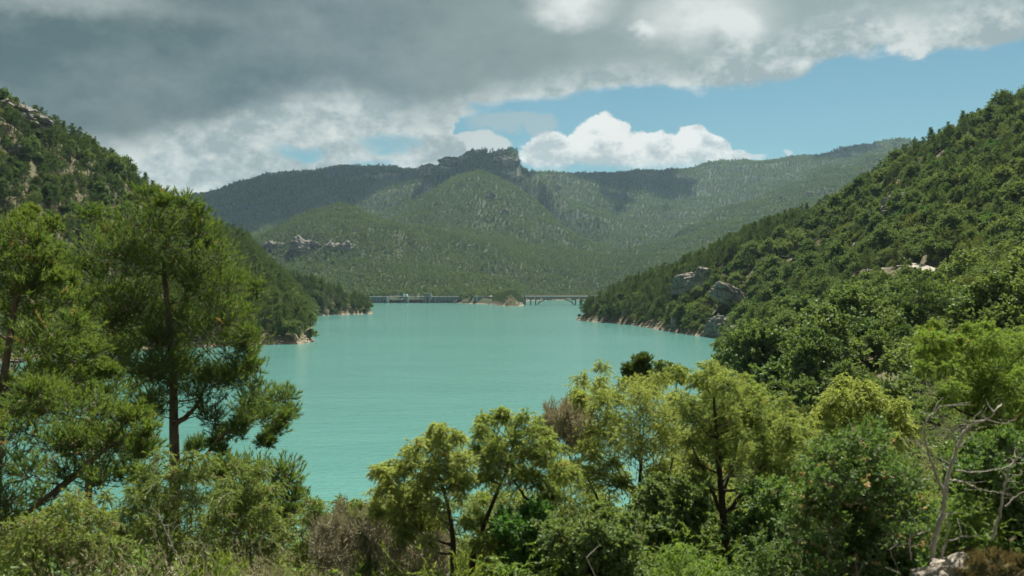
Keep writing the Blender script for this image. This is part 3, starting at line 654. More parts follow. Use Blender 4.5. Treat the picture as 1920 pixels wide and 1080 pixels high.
# far cliffs
outcrop(948, 305, 2985, 52, 30, 90, 0.1, 31, 'pale vertical cliff at right end of the summit plateau', mat='rock_far', n=40, clear=.6)
outcrop(868, 300, 3045, 90, 16, 80, 0.05, 32, 'grey rock rim below the summit trees', mat='rock_far', n=40, clear=.4)
outcrop(805, 318, 3110, 40, 22, 70, 0.1, 33, 'rounded rock knob left of the summit', mat='rock_far', n=30, clear=.4)
outcrop(712, 334, 3545, 100, 16, 90, 0.1, 34, 'grey cliff band near end of dark left ridge', mat='rock_far', n=40, clear=.5)
outcrop(578, 468, 1700, 62, 50, 60, 0.15, 35, 'grey and orange cliff on the small middle hill', mat='rock_far', n=44, clear=.7)
outcrop(634, 468, 1712, 56, 36, 50, -0.1, 36, 'shaded cliff right of the orange streaked one', mat='rock_far', n=36, clear=.6)
outcrop(520, 462, 1740, 50, 20, 40, 0.1, 37, 'low broken cliff at the left end of middle hill', mat='rock_far', n=30, clear=.6)
outcrop(912, 376, 2380, 44, 9, 30, -0.3, 38, 'pale scree streak on the central spur', mat='rock_far', n=30, tiltx=.75, clear=.8)
outcrop(940, 404, 2330, 40, 8, 26, -0.3, 39, 'lower pale scree streak on the central spur', mat='rock_far', n=30, tiltx=.8, clear=.8)
outcrop(962, 340, 2800, 40, 10, 30, -0.3, 40, 'small grey crag below the summit cliff', mat='rock_far', n=24, tiltx=.5, clear=.6)
outcrop(1442, 374, 2740, 34, 10, 40, 0.1, 41, 'tan bare rock patch on far right spur', mat='rock_far', n=24, clear=1.2)
outcrop(1478, 372, 2760, 26, 9, 40, 0.1, 42, 'second tan rock patch on far right spur', mat='rock_far', n=24, clear=1.2)
outcrop(1528, 364, 2850, 30, 8, 40, 0.1, 43, 'grey rocky patch highest on the far right spur', mat='rock_far', n=24, clear=1.0)
outcrop(1290, 448, 2380, 24, 7, 30, 0.4, 44, 'small white rock streak on the lower right spur', mat='rock_far', n=20, tiltx=.5, clear=.9)
outcrop(926, 520, 1540, 26, 12, 14, 0.1, 45, 'grey crag low on the central spur above dam road', mat='rock_far', n=24, clear=.9)
outcrop(1600, 292, 4060, 70, 9, 60, 0.1, 46, 'thin cliff line under the far right summit', mat='rock_far', n=30, clear=.5)

# ------------------------------------------------------------------ dirt road on the right hillside
def ribbon(P, w, dz, off=0.0):
    T = np.gradient(P, axis=0); Nn = unit(np.stack([T[:, 1], -T[:, 0]], 1))
    aa = (-.5, -.25, 0, .25, .5); rows = [P + Nn * (off + a * w) for a in aa]
    c = ZR + dz
    v = np.stack([np.column_stack([r, c + a * w * .22]) for a, r in zip(aa, rows)], 1).reshape(-1, 3); n = len(P)
    return v, [(i * 5 + j, i * 5 + j + 1, (i + 1) * 5 + j + 1, (i + 1) * 5 + j) for i in range(n - 1) for j in range(4)]
R3_ = smooth_line(RD3, 12); RPd, ZR = R3_[:, :2], R3_[:, 2]
v, f = ribbon(RPd, 3.2, 0.55); up = v.copy()
m, nt, b = newmat('road_gravel'); P = geo(nt); n = noise(nt, P, 1.2, 6, .7)
nt.links.new(mixc(nt, n.step(.3, .7), (0.24, 0.21, 0.17, 1), (0.36, 0.32, 0.27, 1)).k, b.inputs['Base Color']); b.inputs['Roughness'].default_value = 1
mb = MB().add(v, f); n5 = len(RPd)
sk = v.reshape(n5, 5, 3); lo = sk[:, [0, 4]].copy(); lo[:, :, 2] -= 1.5
for s_, e_ in ((0, 0), (4, 1)):
    q = np.stack([sk[:, s_], lo[:, e_]], 1).reshape(-1, 3); mb.add(q, [(2 * i, 2 * i + 2, 2 * i + 3, 2 * i + 1) for i in range(n5 - 1)])
tag(link('dirt_road', mb.mesh('dirt_road', [m])), kind='structure')
# ------------------------------------------------------------------ shore stones (a mass)
pc = bpy.data.collections.new('prototypes_stone')
for i in range(3):
    r_ = np.random.default_rng(80 + i); me = MB()
    a, b2 = np.meshgrid(np.linspace(0, 2 * math.pi, 7, endpoint=False), np.linspace(-1, 1, 5)); rad = np.sqrt(1 - (b2 * .96) ** 2) * r_.uniform(.75, 1.2, a.shape)
    vv = np.stack([np.cos(a) * rad, np.sin(a) * rad, b2 * .7 * r_.uniform(.85, 1.1, a.shape)], -1).reshape(-1, 3)
    ff = [(j * 7 + k, j * 7 + (k + 1) % 7, (j + 1) * 7 + (k + 1) % 7, (j + 1) * 7 + k) for j in range(4) for k in range(7)]
    me.add(vv, ff)
    pc.objects.link(bpy.data.objects.new('stone_prototype_%d' % i, me.mesh('stone', [M['rock_near']])))
sp = []
for i in range(len(WP)):
    a, b2 = WP[i], WP[(i + 1) % len(WP)]; l = np.hypot(*(b2 - a)); k = int(l * (3.0 if a[1] < 900 else 1.0))
    if a[1] < 100: continue
    t_ = rs.uniform(0, 1, k); q = a + (b2 - a) * t_[:, None]; sp.append(q)
sp = np.concatenate(sp); sp = sp + rs.normal(0, 1.6, sp.shape); dsh = shore(sp[:, 0], sp[:, 1]); sp = sp[(dsh > -.8) & (dsh < 3.2)]
z = H(sp[:, 0], sp[:, 1]); s_ = rs.uniform(.15, .6, len(sp)) ** 1.3
mass('shore_stones', np.column_stack([sp, z + s_ * .2]), np.column_stack([s_ * 1.3, s_, s_ * .8]), rs.uniform(0, 6.28, len(sp)), rs.integers(0, 3, len(sp)), pc, 'tan stones strewn along the waterline below the hills', 'stones')

# ------------------------------------------------------------------ trees on the near slopes
def put(kind, X, Y, sc, rot, idx, lab, n_ind=300, massname=None, masslabel=None, sq=None):
    P_, pc = KIND[kind]; Z = H(X, Y); hts = np.array([p[2] for p in P_])[idx] * sc
    px, py = seen(X, Y, Z + hts * .7); inside = (px > -20) & (px < 1940) & (py > -20) & (py < 1100)
    size = hts / np.hypot(X, Y) * inside; cand = np.argsort(-size)[: int(n_ind * 7)]
    vis = visible(X[cand], Y[cand], (Z + hts * .85)[cand]) & inside[cand]; ind = cand[vis][:n_ind]
    tint = np.zeros(len(X), bool); tint[ind] = True
    w_ = rs.uniform(.88, 1.15, len(X))
    for i in ind:
        cm, tm, _ = P_[idx[i]]; L_, g_ = lab(px[i], py[i], X[i], Y[i], Z[i], sc[i])
        o = empty(kind, (X[i], Y[i], Z[i] - .1), rot[i]); o.scale = (sc[i] * w_[i], sc[i] * w_[i], sc[i])
        tag(o, L_, kind.split('_')[1] if kind != 'pine_tree' else 'pine', g_)
        link('trunk', tm, o); link('crown', cm, o)
    r = ~tint
    if r.any():
        mass(massname, np.column_stack([X, Y, Z - .1])[r], np.column_stack([sc * w_, sc * w_, sc])[r], rot[r], idx[r], pc, masslabel, kind.split('_')[1])

def zone(px, py, X, Y, Z):
    if X < 0:
        if Y < 90: return 'on the bank behind the tall left pines', 'left bank'
        if Y > 1100: return 'on the wooded spit between dam and bridge', 'spit'
        if Y < 420 and py > 520: return 'on the near left point above tan stones', 'near left point'
        if Y > 560: return 'on the far left point by the lake', 'far left point'
        if py < 330: return 'high on the left crest against grey cloud', 'left crest'
        return 'on the steep left hillside', 'left hillside'
    if Y > 1100: return 'beside the bridge abutment', 'bridge end'
    if Y > 520 and px < 1330: return 'on the low right point near the bridge', 'right point'
    if py < 330: return 'high on the right crest against blue sky', 'right crest'
    if Y < 130: return 'on the near right slope just beyond the feathery trees', 'near right slope'
    if py < 470: return 'on the upper right hillside above the dirt road', 'upper right hillside'
    if py < 570: return 'on the right hillside below the dirt road', 'middle right hillside'
    return 'on the lower right slope above the water', 'lower right slope'

def near_what(px, py, X, Y):
    """a landmark one can find beside the plant"""
    if X < 0:
        if Y > 1100: return 'left half' if px < 910 else 'bridge half'
        if Y < 90: return 'behind the trunks'
        if px < 110: return 'near the picture edge'
        if px < 230: return 'between the edge and the tall pine'
        if px < 400: return 'behind the tall pine crown'
        return 'just right of the tall pine' if px < 520 else 'toward the open lake'
    if Y > 1100: return 'past the last pier'
    if px < 1240: return 'toward the tip' if py > 540 else 'on the ridge over the tip'
    if px < 1400: return 'round the shore cliff' if py > 480 else 'over the shore cliff'
    if px < 1530: return 'above the forked feathery tree'
    if px < 1660: return 'above the pale rounded crown'
    if px < 1790: return 'above the bleached dead tree' if py > 520 else ('beside the bend of pale road' if py > 440 else 'round the overhanging cliff')
    return 'near the right picture edge'
def lab_for(desc, plural):
    def f(px, py, X, Y, Z, s=1.0):
        p, g = zone(px, py, X, Y, Z); w = near_what(px, py, X, Y); b_ = 'large' if s > 1.18 else ('small' if s < .82 else 'medium')
        zz = g if g.startswith(('left', 'right', 'near', 'far', 'upper', 'middle', 'lower')) else g
        L_ = '%s %s on the %s, %s' % (b_, desc, zz, w); return L_, '%s %s: %s, %s' % (b_, plural, g, w)
    return f

X, Y = jgrid(-330, 330, 30, 1240, 3.1); d = shore(X, Y); keep = (d > np.where(X < 0, .8, 1.3)) & (np.abs(X) < Y * .64 + 22)
X, Y, d = X[keep], Y[keep], d[keep]
keep = ~bare(X, Y) & (road_d(X, Y) > np.where(Y < 280, 2.1, 1.6)); X, Y, d = X[keep], Y[keep], d[keep]; Z = H(X, Y)
u = rs.uniform(0, 1, len(X)); cl = vnoise(X / 26, Y / 26, 77); left = X < -10
rightpt = (X > 0) & (Y > 470) & (X < 150)
pinep = np.where(left, 0.50, np.where(rightpt, 0.36, 0.020 + 0.05 * (cl > .6)))
pinep = np.where((X > 0) & (Y > 300) & (Z > 55), .12, pinep); pinep = np.where((Y < 100), 0.0, pinep)
pinep = np.where(Y > 1100, .5, pinep)
kp = u < pinep; gap = vnoise(X / 8, Y / 8, 55) > .78
rest = ~kp & (Y < 1100) & (~left | (rs.uniform(0, 1, len(X)) < .97)) & ~(gap & ~left & (rs.uniform(0, 1, len(X)) < .75))
# shrubs near the road stay low so that the road shows from the lake side
n = kp.sum(); sc = rs.uniform(.62, 1.12, n) * np.where(Y[kp] > 1100, .68, 1) * np.where(rightpt[kp], 1.25, 1) * np.where((X[kp] < 0) & (Y[kp] > 340) & (Z[kp] < 26), 1.22, 1.0)
put('pine_tree', X[kp], Y[kp], sc, rs.uniform(0, 6.28, n), rs.integers(0, 5, n), lab_for('dark green pine', 'pines'), 300, 'hillside_pines', 'dark green pines covering the slopes round the lake')
ii = np.where(rest)[0]; r2 = rs.uniform(0, 1, len(ii)); c2 = vnoise(X[ii] / 9, Y[ii] / 9, 91)
k2 = np.where(r2 < .56, 0, np.where(r2 < .84 + .1 * (c2 > .6), 1, np.where(r2 < .915, 2, 3)))
rd = road_d(X[ii], Y[ii]); lowr = np.where((Y[ii] < 280) & (Z[ii] < 26), np.clip((rd - 1.0) / 12, .34, 1), 1) * np.where(Y[ii] < 120, np.clip(Y[ii] / 110, .45, 1), 1)
for q, (kd, np_, desc, plural, mn, ml) in enumerate((('oak_tree', 4, 'rounded holm oak', 'holm oaks', 'hillside_oaks', 'rounded dark oaks massed over the slopes'),
        ('olive_shrub', 3, 'pale olive shrub', 'olive green shrubs', 'hillside_shrubs', 'pale olive green scrub filling the slopes'),
        ('green_shrub', 2, 'bright green shrub', 'bright green shrubs', 'hillside_green_shrubs', 'bright green shrubs dotted over the slopes'),
        ('dry_shrub', 2, 'dry brown shrub', 'dry shrubs', 'hillside_dry_shrubs', 'dry brown scrub dotted over the slopes'))):
    j = ii[k2 == q]; sc = np.clip(rs.lognormal(0, .42, len(j)), .42, 2.2) * lowr[k2 == q] * (1.0 if q else 1.15)
    put(kd, X[j], Y[j], sc, rs.uniform(0, 6.28, len(j)), rs.integers(0, np_, len(j)), lab_for(desc, plural), 300 if q < 2 else 120, mn, ml)

gx = rs.uniform(-72, -52, 16); gy = 1282 + (gx + 52) * -2.2 + rs.uniform(4, 30, 16)
put('pine_tree', gx, gy, rs.uniform(.55, 1.0, 16), rs.uniform(0, 6.28, 16), rs.integers(0, 5, 16), lambda px, py, X, Y, Z, s=1: ('pine at the right end of the dam, left of the retaining wall', 'pines at the dam end'), 16, 'dam_end_pines', 'pines at the right end of the dam')
# ------------------------------------------------------------------ the far forest
def farset(x0, x1, y0, y1, s, k):
    X, Y = jgrid(x0, x1, y0, y1, s); m = (np.abs(X) < .6 * Y + 60) & (X > -.6 * Y) & (shore(X, Y) > 1.5); X, Y = X[m], Y[m]
    Z = H(X, Y); sl = slope(X, Y, 6); cl = fbm(X / 60, Y / 60, 3, 5)
    m = (~bare(X, Y)) & (Z > 1.0) & (sl < 1.8) & (rs.uniform(0, 1, len(X)) < .93 - .5 * (cl > .42)); X, Y, Z = X[m], Y[m], Z[m]
    px, py = seen(X, Y, Z)
    m = ~((np.abs(px - (905 + (py - 420) * .25)) < 4 + 7 * vnoise(px / 12, py / 20, 13)) & (py > 408) & (py < 545) & (Y < 2500) & (vnoise(px / 7, py / 10, 3) > .58))   # the open grassy strip up the spur
    m &= ~((Y > 1240) & (Y < 1276) & (X > -50) & (X < -20))
    m &= ~((Y > 1200) & (Y < 1345) & (X < -75) & (X > -200))
    return X[m], Y[m], Z[m]
A_ = [farset(-900, 900, 1240, 2100, 5.2, 1), farset(-1700, 1700, 2100, 3000, 7.0, 1), farset(-2500, 2500, 3000, 4500, 9.5, 1)]
X, Y, Z = (np.concatenate([a[i] for a in A_]) for i in range(3))
sc = rs.uniform(.65, 1.2, len(X)) * np.where(Y > 3000, 1.35, np.where(Y > 2100, 1.1, .9)); bush = fbm(X / 130, Y / 130, 3, 66)
idx = np.where(rs.uniform(0, 1, len(X)) < np.where(bush > .1, .55, .12), rs.integers(3, 5, len(X)), rs.integers(0, 3, len(X)))
mass('distant_forest', np.column_stack([X, Y, Z - .4]), np.column_stack([sc, sc, sc]), rs.uniform(0, 6.28, len(X)), idx, PF, 'pine forest covering the distant mountains', 'forest')
print('far trees', len(X))
# ------------------------------------------------------------------ haze and the clouds overhead that shade the far ridges
def hazebox():
    m = bpy.data.materials.new('valley_haze'); m.use_nodes = True; nt = m.node_tree; nt.nodes.clear()
    o = nt.nodes.new('ShaderNodeOutputMaterial'); p = nt.nodes.new('ShaderNodeVolumePrincipled')
    p.inputs['Color'].default_value = (0.52, 0.78, 0.98, 1); p.inputs['Density'].default_value = 0.000036; p.inputs['Anisotropy'].default_value = 0.25
    nt.links.new(p.outputs[0], o.inputs['Volume'])
    mb = MB(); box(mb, -2700, 2900, -120, 5450, -7.5, HTOP)
    tag(link('haze', mb.mesh('haze', [m])), 'thin bluish summer haze lying over the lake and valley', 'haze', kind='stuff')
hazebox()
m, nt, b = newmat('cloud_white'); b.inputs['Base Color'].default_value = (.8, .8, .8, 1); b.inputs['Roughness'].default_value = 1
M['cloud'] = m
def cloud(gx, gy, gz, w, d, h, seed, alt=1800):
    g = np.random.default_rng(seed); mb = MB(); t_ = alt / SV.z; c = Vector((gx, gy, gz)) + SV * t_
    a, b2 = np.meshgrid(np.linspace(0, 2 * math.pi, 16, endpoint=False), np.linspace(-1, 1, 9)); S_ = np.stack([np.cos(a) * np.sqrt(1 - (b2 * .98) ** 2), np.sin(a) * np.sqrt(1 - (b2 * .98) ** 2), b2], -1).reshape(-1, 3)
    F_ = [(j * 16 + k, j * 16 + (k + 1) % 16, (j + 1) * 16 + (k + 1) % 16, (j + 1) * 16 + k) for j in range(8) for k in range(16)]
    for i in range(70):
        u = g.normal(0, .36, 2); r = g.uniform(.05, .17) * (1.15 - min(1, np.hypot(*u)))
        rr = max(r, .03) * w * .8; p = np.array([u[0] * w * .62, u[1] * d * .62, g.uniform(0, h * .4)])
        q = S_ * rr * (1 + .18 * g.normal(size=(len(S_), 1)) * .4); q[:, 2] *= .5
        mb.add(q + p, F_, smooth=True)
    o = link('cloud', mb.mesh('cloud', [M['cloud']]), loc=c); tag(o, kind='structure')
cloud(-900, 3300, 260, 1300, 900, 160, 1); cloud(-450, 3350, 260, 900, 650, 160, 2); cloud(-120, 3080, 420, 520, 260, 120, 3)
cloud(430, 3900, 450, 760, 700, 120, 4); cloud(1330, 4000, 500, 500, 600, 120, 5); cloud(205, 2620, 120, 230, 420, 80, 6); cloud(-1500, 3200, 300, 1200, 1000, 150, 7); cloud(330, 2500, 120, 260, 300, 80, 8)

# ------------------------------------------------------------------ dam, bridge, wall and cars at the head of the lake
def concrete(name, c1, c2, sc=.35):
    m, nt, b = newmat(name); P = geo(nt); n = noise(nt, P, sc, 6, .7, stretch=(1, 1, .25))
    nt.links.new(mixc(nt, n.step(.35, .65), c1, c2).k, b.inputs['Base Color']); b.inputs['Roughness'].default_value = .9; return m
M['conc'] = concrete('weathered_concrete', (.17, .18, .165, 1), (.30, .30, .27, 1)); M['pale'] = concrete('pale_concrete', (.40, .39, .35, 1), (.52, .50, .45, 1))
M['stain'] = concrete('stained_wall', (.10, .125, .12, 1), (.20, .215, .20, 1)); M['rail'] = concrete('pinkish_rail', (.46, .33, .28, 1), (.56, .44, .38, 1), 1)
M['dk'] = concrete('dark_parts_and_shade', (.02, .02, .02, 1), (.03, .03, .03, 1)); M['wht'] = concrete('white_paint', (.74, .74, .74, 1), (.8, .8, .8, 1)); M['steel'] = concrete('grey_steel', (.3, .3, .3, 1), (.36, .36, .36, 1))  # the near-black serves dark parts and the painted shade on the tower
M['redp'] = concrete('red_paint', (.30, .05, .04, 1), (.34, .07, .05, 1))
def part(name, mat, parent, fn):
    mb = MB(); fn(mb); return link(name, mb.mesh(name, [M[mat]]), parent)
DX = lambda px: (px - 960) / F * 1333
dam = empty('concrete_dam', (DX(770), 1333, 0)); tag(dam, 'low concrete dam with two gate openings across the far end of lake', 'dam')
OX = DX(770)
def bx(mb, p0, p1, y0, y1, z0, z1): box(mb, DX(p0) - OX, DX(p1) - OX, y0, y1, z0, z1)
part('wall', 'stain', dam, lambda m: bx(m, 646, 725, 0, 5, -6, 8.0))
part('wall', 'stain', dam, lambda m: bx(m, 809, 862, 0, 5, -6, 8.0))
for i in range(12): part('rib', 'conc', dam, lambda m: bx(m, 652 + i * 6, 653.1 + i * 6, -.5, -.003, -6, 7.9))
for i in range(6): part('rib', 'conc', dam, lambda m: bx(m, 816 + i * 6.4, 817.2 + i * 6.4, -.5, -.003, -6, 7.9))
part('crest_deck', 'pale', dam, lambda m: bx(m, 646, 796, -.9, 5.6, 8.05, 8.65)); part('crest_deck', 'pale', dam, lambda m: bx(m, 809.2, 862, -.9, 5.6, 8.05, 8.65))
def rl(p0, p1):
    def f(m):
        bx(m, p0, p1, -.8, -.72, 9.55, 9.65); bx(m, p0, p1, -.8, -.72, 9.1, 9.17); n = int((p1 - p0) / 3)
        for k in range(n + 1): bx(m, p0 + k * 3, p0 + k * 3 + .12, -.82, -.70, 8.65, 9.6)
    return f
part('railing', 'steel', dam, rl(646, 756)); part('railing', 'steel', dam, rl(764.5, 795)); part('railing', 'steel', dam, rl(810, 861))
part('pier', 'pale', dam, lambda m: bx(m, 725.1, 730, -3.2, 5, -6, 8.0)); part('pier', 'conc', dam, lambda m: bx(m, 757, 764, -1.2, 5, -6, 8.0)); part('pier', 'pale', dam, lambda m: bx(m, 764.1, 767, -3.2, 5, -6, 8.0)); part('pier', 'conc', dam, lambda m: bx(m, 793, 796, -1.0, 5, -6, 8.0))
for a, b_ in ((730.1, 756.9), (767.1, 792.9)):
    part('gate_beam', 'pale', dam, lambda m: bx(m, a, b_, -.3, .6, 5.3, 6.0)); part('spillway_sill', 'conc', dam, lambda m: bx(m, a, b_, .7, 4.9, -6, .35))
def hut(m): bx(m, 756, 764, -.2, 4.5, 8.7, 11.6); bx(m, 755.6, 764.4, -.6, 4.9, 11.6, 11.9)
h = part('gate_house', 'wht', dam, hut); part('window', 'dk', h, lambda m: bx(m, 759, 761, -.26, -.21, 9.7, 10.6))
def tw(m): bx(m, 797, 808, -2.2, 5, -6, 9.2); bx(m, 796.2, 808.8, -2.9, 5.5, 9.25, 12.4); bx(m, 795.9, 809.1, -3.3, 5.9, 12.42, 12.8)
tw_ = part('tower', 'conc', dam, tw)
for k in range(4): part('window', 'dk', tw_, lambda m: bx(m, 799 + k * 2.1, 800.2 + k * 2.1, -2.96, -2.9, 10.3, 11.3))
part('recess_shade', 'dk', tw_, lambda m: bx(m, 799.5, 803, -2.26, -2.2, 0, 7.5)); part('antenna', 'steel', tw_, lambda m: bx(m, 802.3, 802.6, 0, .2, 12.8, 19))  # near-black panel on the tower face paints the shade of a recess
def st(m):
    for k in range(9): bx(m, 848 + k, 849.1 + k, -1.8, -.1, -6, .6 + k * .62)
part('stairs', 'pale', dam, st)

BX = lambda px: (px - 960) / F * 1187
br = empty('road_bridge', (BX(983), 1187, 0)); tag(br, 'concrete arch bridge with pinkish railing at far end of lake', 'bridge'); OB = BX(983)
def bb(mb, p0, p1, y0, y1, z0, z1): box(mb, BX(p0) - OB, BX(p1) - OB, y0, y1, z0, z1)
part('deck', 'pale', br, lambda m: bb(m, 960, 1160, -4.5, 4.5, 9.3, 10.2)); part('girder', 'stain', br, lambda m: [bb(m, 960.2, 1159.8, y, y + .8, 8.4, 9.28) for y in (-3.8, -.4, 3.0)])
for p0, p1, w_ in ((980.5, 986, 4.3), (994, 996, 3.4), (1003.2, 1005, 3.4), (1078.2, 1080, 3.4), (1087, 1089.3, 3.4), (1098, 1100, 3.4), (1112, 1114, 3.4), (1128, 1130, 3.4)): part('pier', 'conc', br, lambda m: bb(m, p0, p1, -w_, w_, -6, 8.38))
part('pylon', 'stain', br, lambda m: bb(m, 982, 984.2, -4.95, -4.55, 6, 11.9))
def arch(m):
    for y in (-3.6, 2.4):
        n = 28; xs_ = np.linspace(1005.2, 1078, n); u_ = (xs_ - 1041.6) / 36.4; zt = 8.2 - 8.6 * np.abs(u_) ** 3.0; zb = zt - (.75 + .55 * np.abs(u_))
        v = []
        for x, a, b_ in zip(xs_, zt, zb): v += [(BX(x) - OB, y, a), (BX(x) - OB, y + 1.2, a), (BX(x) - OB, y + 1.2, b_), (BX(x) - OB, y, b_)]
        m.add(v, [(i * 4 + j, i * 4 + (j + 1) % 4, i * 4 + 4 + (j + 1) % 4, i * 4 + 4 + j) for i in range(n - 1) for j in range(4)])
part('arch', 'stain', br, arch)
for p_ in (1011.5, 1071.5): part('spandrel_post', 'stain', br, lambda m: bb(m, p_, p_ + .9, -3.0, 3.0, 3.6, 8.38))
def rr_(y):
    def f(m):
        for z0 in (10.6, 11.0, 11.35): bb(m, 960, 1160, y, y + .1, z0, z0 + .12)
        for k in range(101): bb(m, 960 + k * 2, 960.55 + k * 2, y - .05, y + .15, 10.2, 11.5)
    return f
part('railing', 'rail', br, rr_(-4.45)); part('railing', 'rail', br, rr_(4.3))

wl = empty('retaining_wall', (-36, 1266, 0)); tag(wl, 'grey green retaining wall with a pale buttress left of the bridge', 'wall')
part('wall_face', 'stain', wl, lambda m: obar(m, (-12, 6, 3.2), (14, -3, 3.2), 1.4, 10.6)); part('coping', 'pale', wl, lambda m: obar(m, (-12.2, 6.1, 8.75), (14.2, -3.1, 8.75), 1.9, .45))
part('buttress', 'pale', wl, lambda m: m.add([(-9.5, 2.2, -2), (-7.6, 1.6, -2), (-7.6, 4.2, -2), (-9.5, 4.9, -2), (-9.0, 3.9, 8.3), (-7.8, 3.5, 8.3), (-7.8, 4.2, 8.3), (-9.0, 4.8, 8.3)], [(3, 2, 1, 0), (4, 5, 6, 7), (0, 1, 5, 4), (1, 2, 6, 5), (2, 3, 7, 6), (3, 0, 4, 7)]))
def car(x, y, z, rz, lab_, cm):
    o = empty('parked_car', (x, y, z), rz); tag(o, lab_, 'car')
    def body(m):
        pr = [(-2.1, .35), (-2.15, .8), (-1.9, .95), (-1.35, 1.4), (.5, 1.42), (1.15, .98), (2.0, .85), (2.15, .55), (2.1, .35)]
        n = len(pr); v = [(a, s * (.85 if b_ < 1.1 else .68), b_) for s in (-1, 1) for a, b_ in pr]
        m.add(v, [(i, (i + 1) % n, n + (i + 1) % n, n + i) for i in range(n)]); 
        for s in (0, n): m.add([v[s + i] for i in range(n)], [list(range(n))] if s else [list(range(n))[::-1]])
    part('body', cm, o, body); part('window', 'dk', o, lambda m: [box(m, -1.1, .45, s * .80 - .03, s * .80 + .03, .98, 1.28) for s in (-1, 1)])
    for sx_ in (-1.35, 1.35):
        for sy_ in (-.8, .8):
            def wh(m):
                a = np.arange(10) * 2 * math.pi / 10; v = [(sx_ + .33 * math.cos(q), sy_ + s, .33 + .33 * math.sin(q)) for s in (-.1, .1) for q in a]; m.add(v, [(i, (i + 1) % 10, 10 + (i + 1) % 10, 10 + i) for i in range(10)]); m.add(v, [list(range(10)), list(range(19, 9, -1))])
            part('wheel', 'dk', o, wh)
def gz(x, y): return float(H(np.array([x]), np.array([y]))[0])
part('terrace', 'pale', wl, lambda m: m.add([(-12, 7.3, 8.9), (14, -1.7, 8.9), (14, 14, 8.9), (-12, 14, 8.9), (-12, 7.3, 1), (14, -1.7, 1), (14, 14, 1), (-12, 14, 1)], [(0, 1, 2, 3), (0, 3, 7, 4), (1, 0, 4, 5), (2, 1, 5, 6), (3, 2, 6, 7)]))
car(-45.0, 1275.8, 8.9, .1, 'white car parked at the left end of the wall terrace', 'wht'); car(-33, 1271.5, 8.9, .2, 'small red car parked between the two white ones', 'redp'); car(-27, 1268.5, 8.9, -.3, 'white car parked at the bridge end of the wall terrace', 'wht')
# ------------------------------------------------------------------ foreground trees, each one modelled by itself
def fg_tree(kind, label, cat, Y, trunk, clumps, leafm, woodm, seed, r0, depth=0.6, K=40, m=28, L=0.05, W=0.012, style='tam', up=0.45, tip=0.45, twig=0.004, dead=0.0, extra=(), flat=0.85, rise=0.3, group=None, copies=3, thin=1.0):
    rng = np.random.default_rng(seed); C, R = [], []
    for px, py, r in clumps:
        for q in range(copies):
            y = Y + rng.normal(0, depth); y = min(max(y, Y - 2 * depth), Y + 2 * depth)
            jx, jy = (rng.normal(0, r * .75, 2) if q else (0, 0))
            C.append(at(px + jx, py + jy, y)); s = r / F * Y * (1.35 if not q else 1.15); R.append((s, s, s * flat))
    C, R = np.array(C), np.array(R); w, l = MB(), MB()
    T = [at(px, py, Y) for px, py in trunk]; g = float(H(np.array([T[0][0]]), np.array([Y]))[0])
    if T[0][2] > g: T = [(T[0][0] + (T[0][0] - T[-1][0]) * .05, Y, g - .2)] + T
    base = Vector(T[0])
    skeleton(w, rng, T, r0, C, k=6, rise=rise, thin=thin)
    for e, er in extra: tube(w, smooth_line([at(a, b, c) for a, b, c in e], 5, rng, .01), np.linspace(er, er * .3, (len(e) - 1) * 5 + 1 if len(e) > 2 else 10), 6)
    foliage(l, w, rng, C, R, K, m, L, W, style, tip, up, twig, dead)
    for mb in (w, l): mb.v = [v - np.array(base) for v in mb.v]
    o = empty(kind, base); tag(o, label, cat, group)
    link('trunk', w.mesh('trunk', [M[woodm]]), o); link('crown', l.mesh('crown', [M[leafm]]), o); return o

NP = dict(leafm='pine_near', woodm='bark', copies=2, K=62, m=26, L=.15, W=.017, style='pine', up=.55, tip=.38, twig=.009, dead=.008, flat=.72)
fg_tree('pine_tree', 'tallest bushy pine at left with dark trunk bare near its foot', 'pine', 30,
    [(328, 900), (326, 800), (324, 700), (316, 590), (308, 480), (330, 385)],
    [(300, 372, 20), (345, 385, 22), (335, 415, 36), (290, 420, 34), (250, 455, 40), (372, 440, 34), (300, 468, 48), (205, 440, 28), (190, 480, 34), (350, 500, 48), (400, 490, 34), (240, 510, 48), (300, 545, 50), (380, 560, 48), (425, 540, 34), (200, 555, 42), (250, 590, 48), (440, 600, 34), (340, 620, 50), (400, 640, 46), (460, 640, 26), (290, 650, 44), (240, 640, 36), (350, 685, 44), (430, 685, 38), (300, 705, 40), (260, 720, 34), (395, 725, 38), (450, 715, 30), (160, 500, 24), (170, 590, 26), (325, 590, 40), (330, 655, 40), (215, 615, 36), (300, 640, 40), (360, 740, 34), (310, 735, 34), (345, 700, 36), (410, 580, 36), (455, 580, 26), (395, 455, 26), (275, 500, 36), (420, 720, 30), (475, 690, 22), (235, 680, 34),
     (480, 735, 30), (515, 752, 28), (545, 772, 16), (500, 785, 26), (525, 805, 15), (460, 775, 26), (445, 815, 18), (400, 790, 24), (495, 830, 14), (280, 765, 30), (375, 835, 16), (415, 850, 14)],
    seed=101, r0=.19, depth=.8, extra=[([(326, 862, 30), (370, 866, 29.6), (420, 815, 29.3), (470, 790, 29), (530, 770, 29)], .07), ([(325, 800, 30), (365, 765, 30), (385, 720, 29.6)], .09)], **NP)
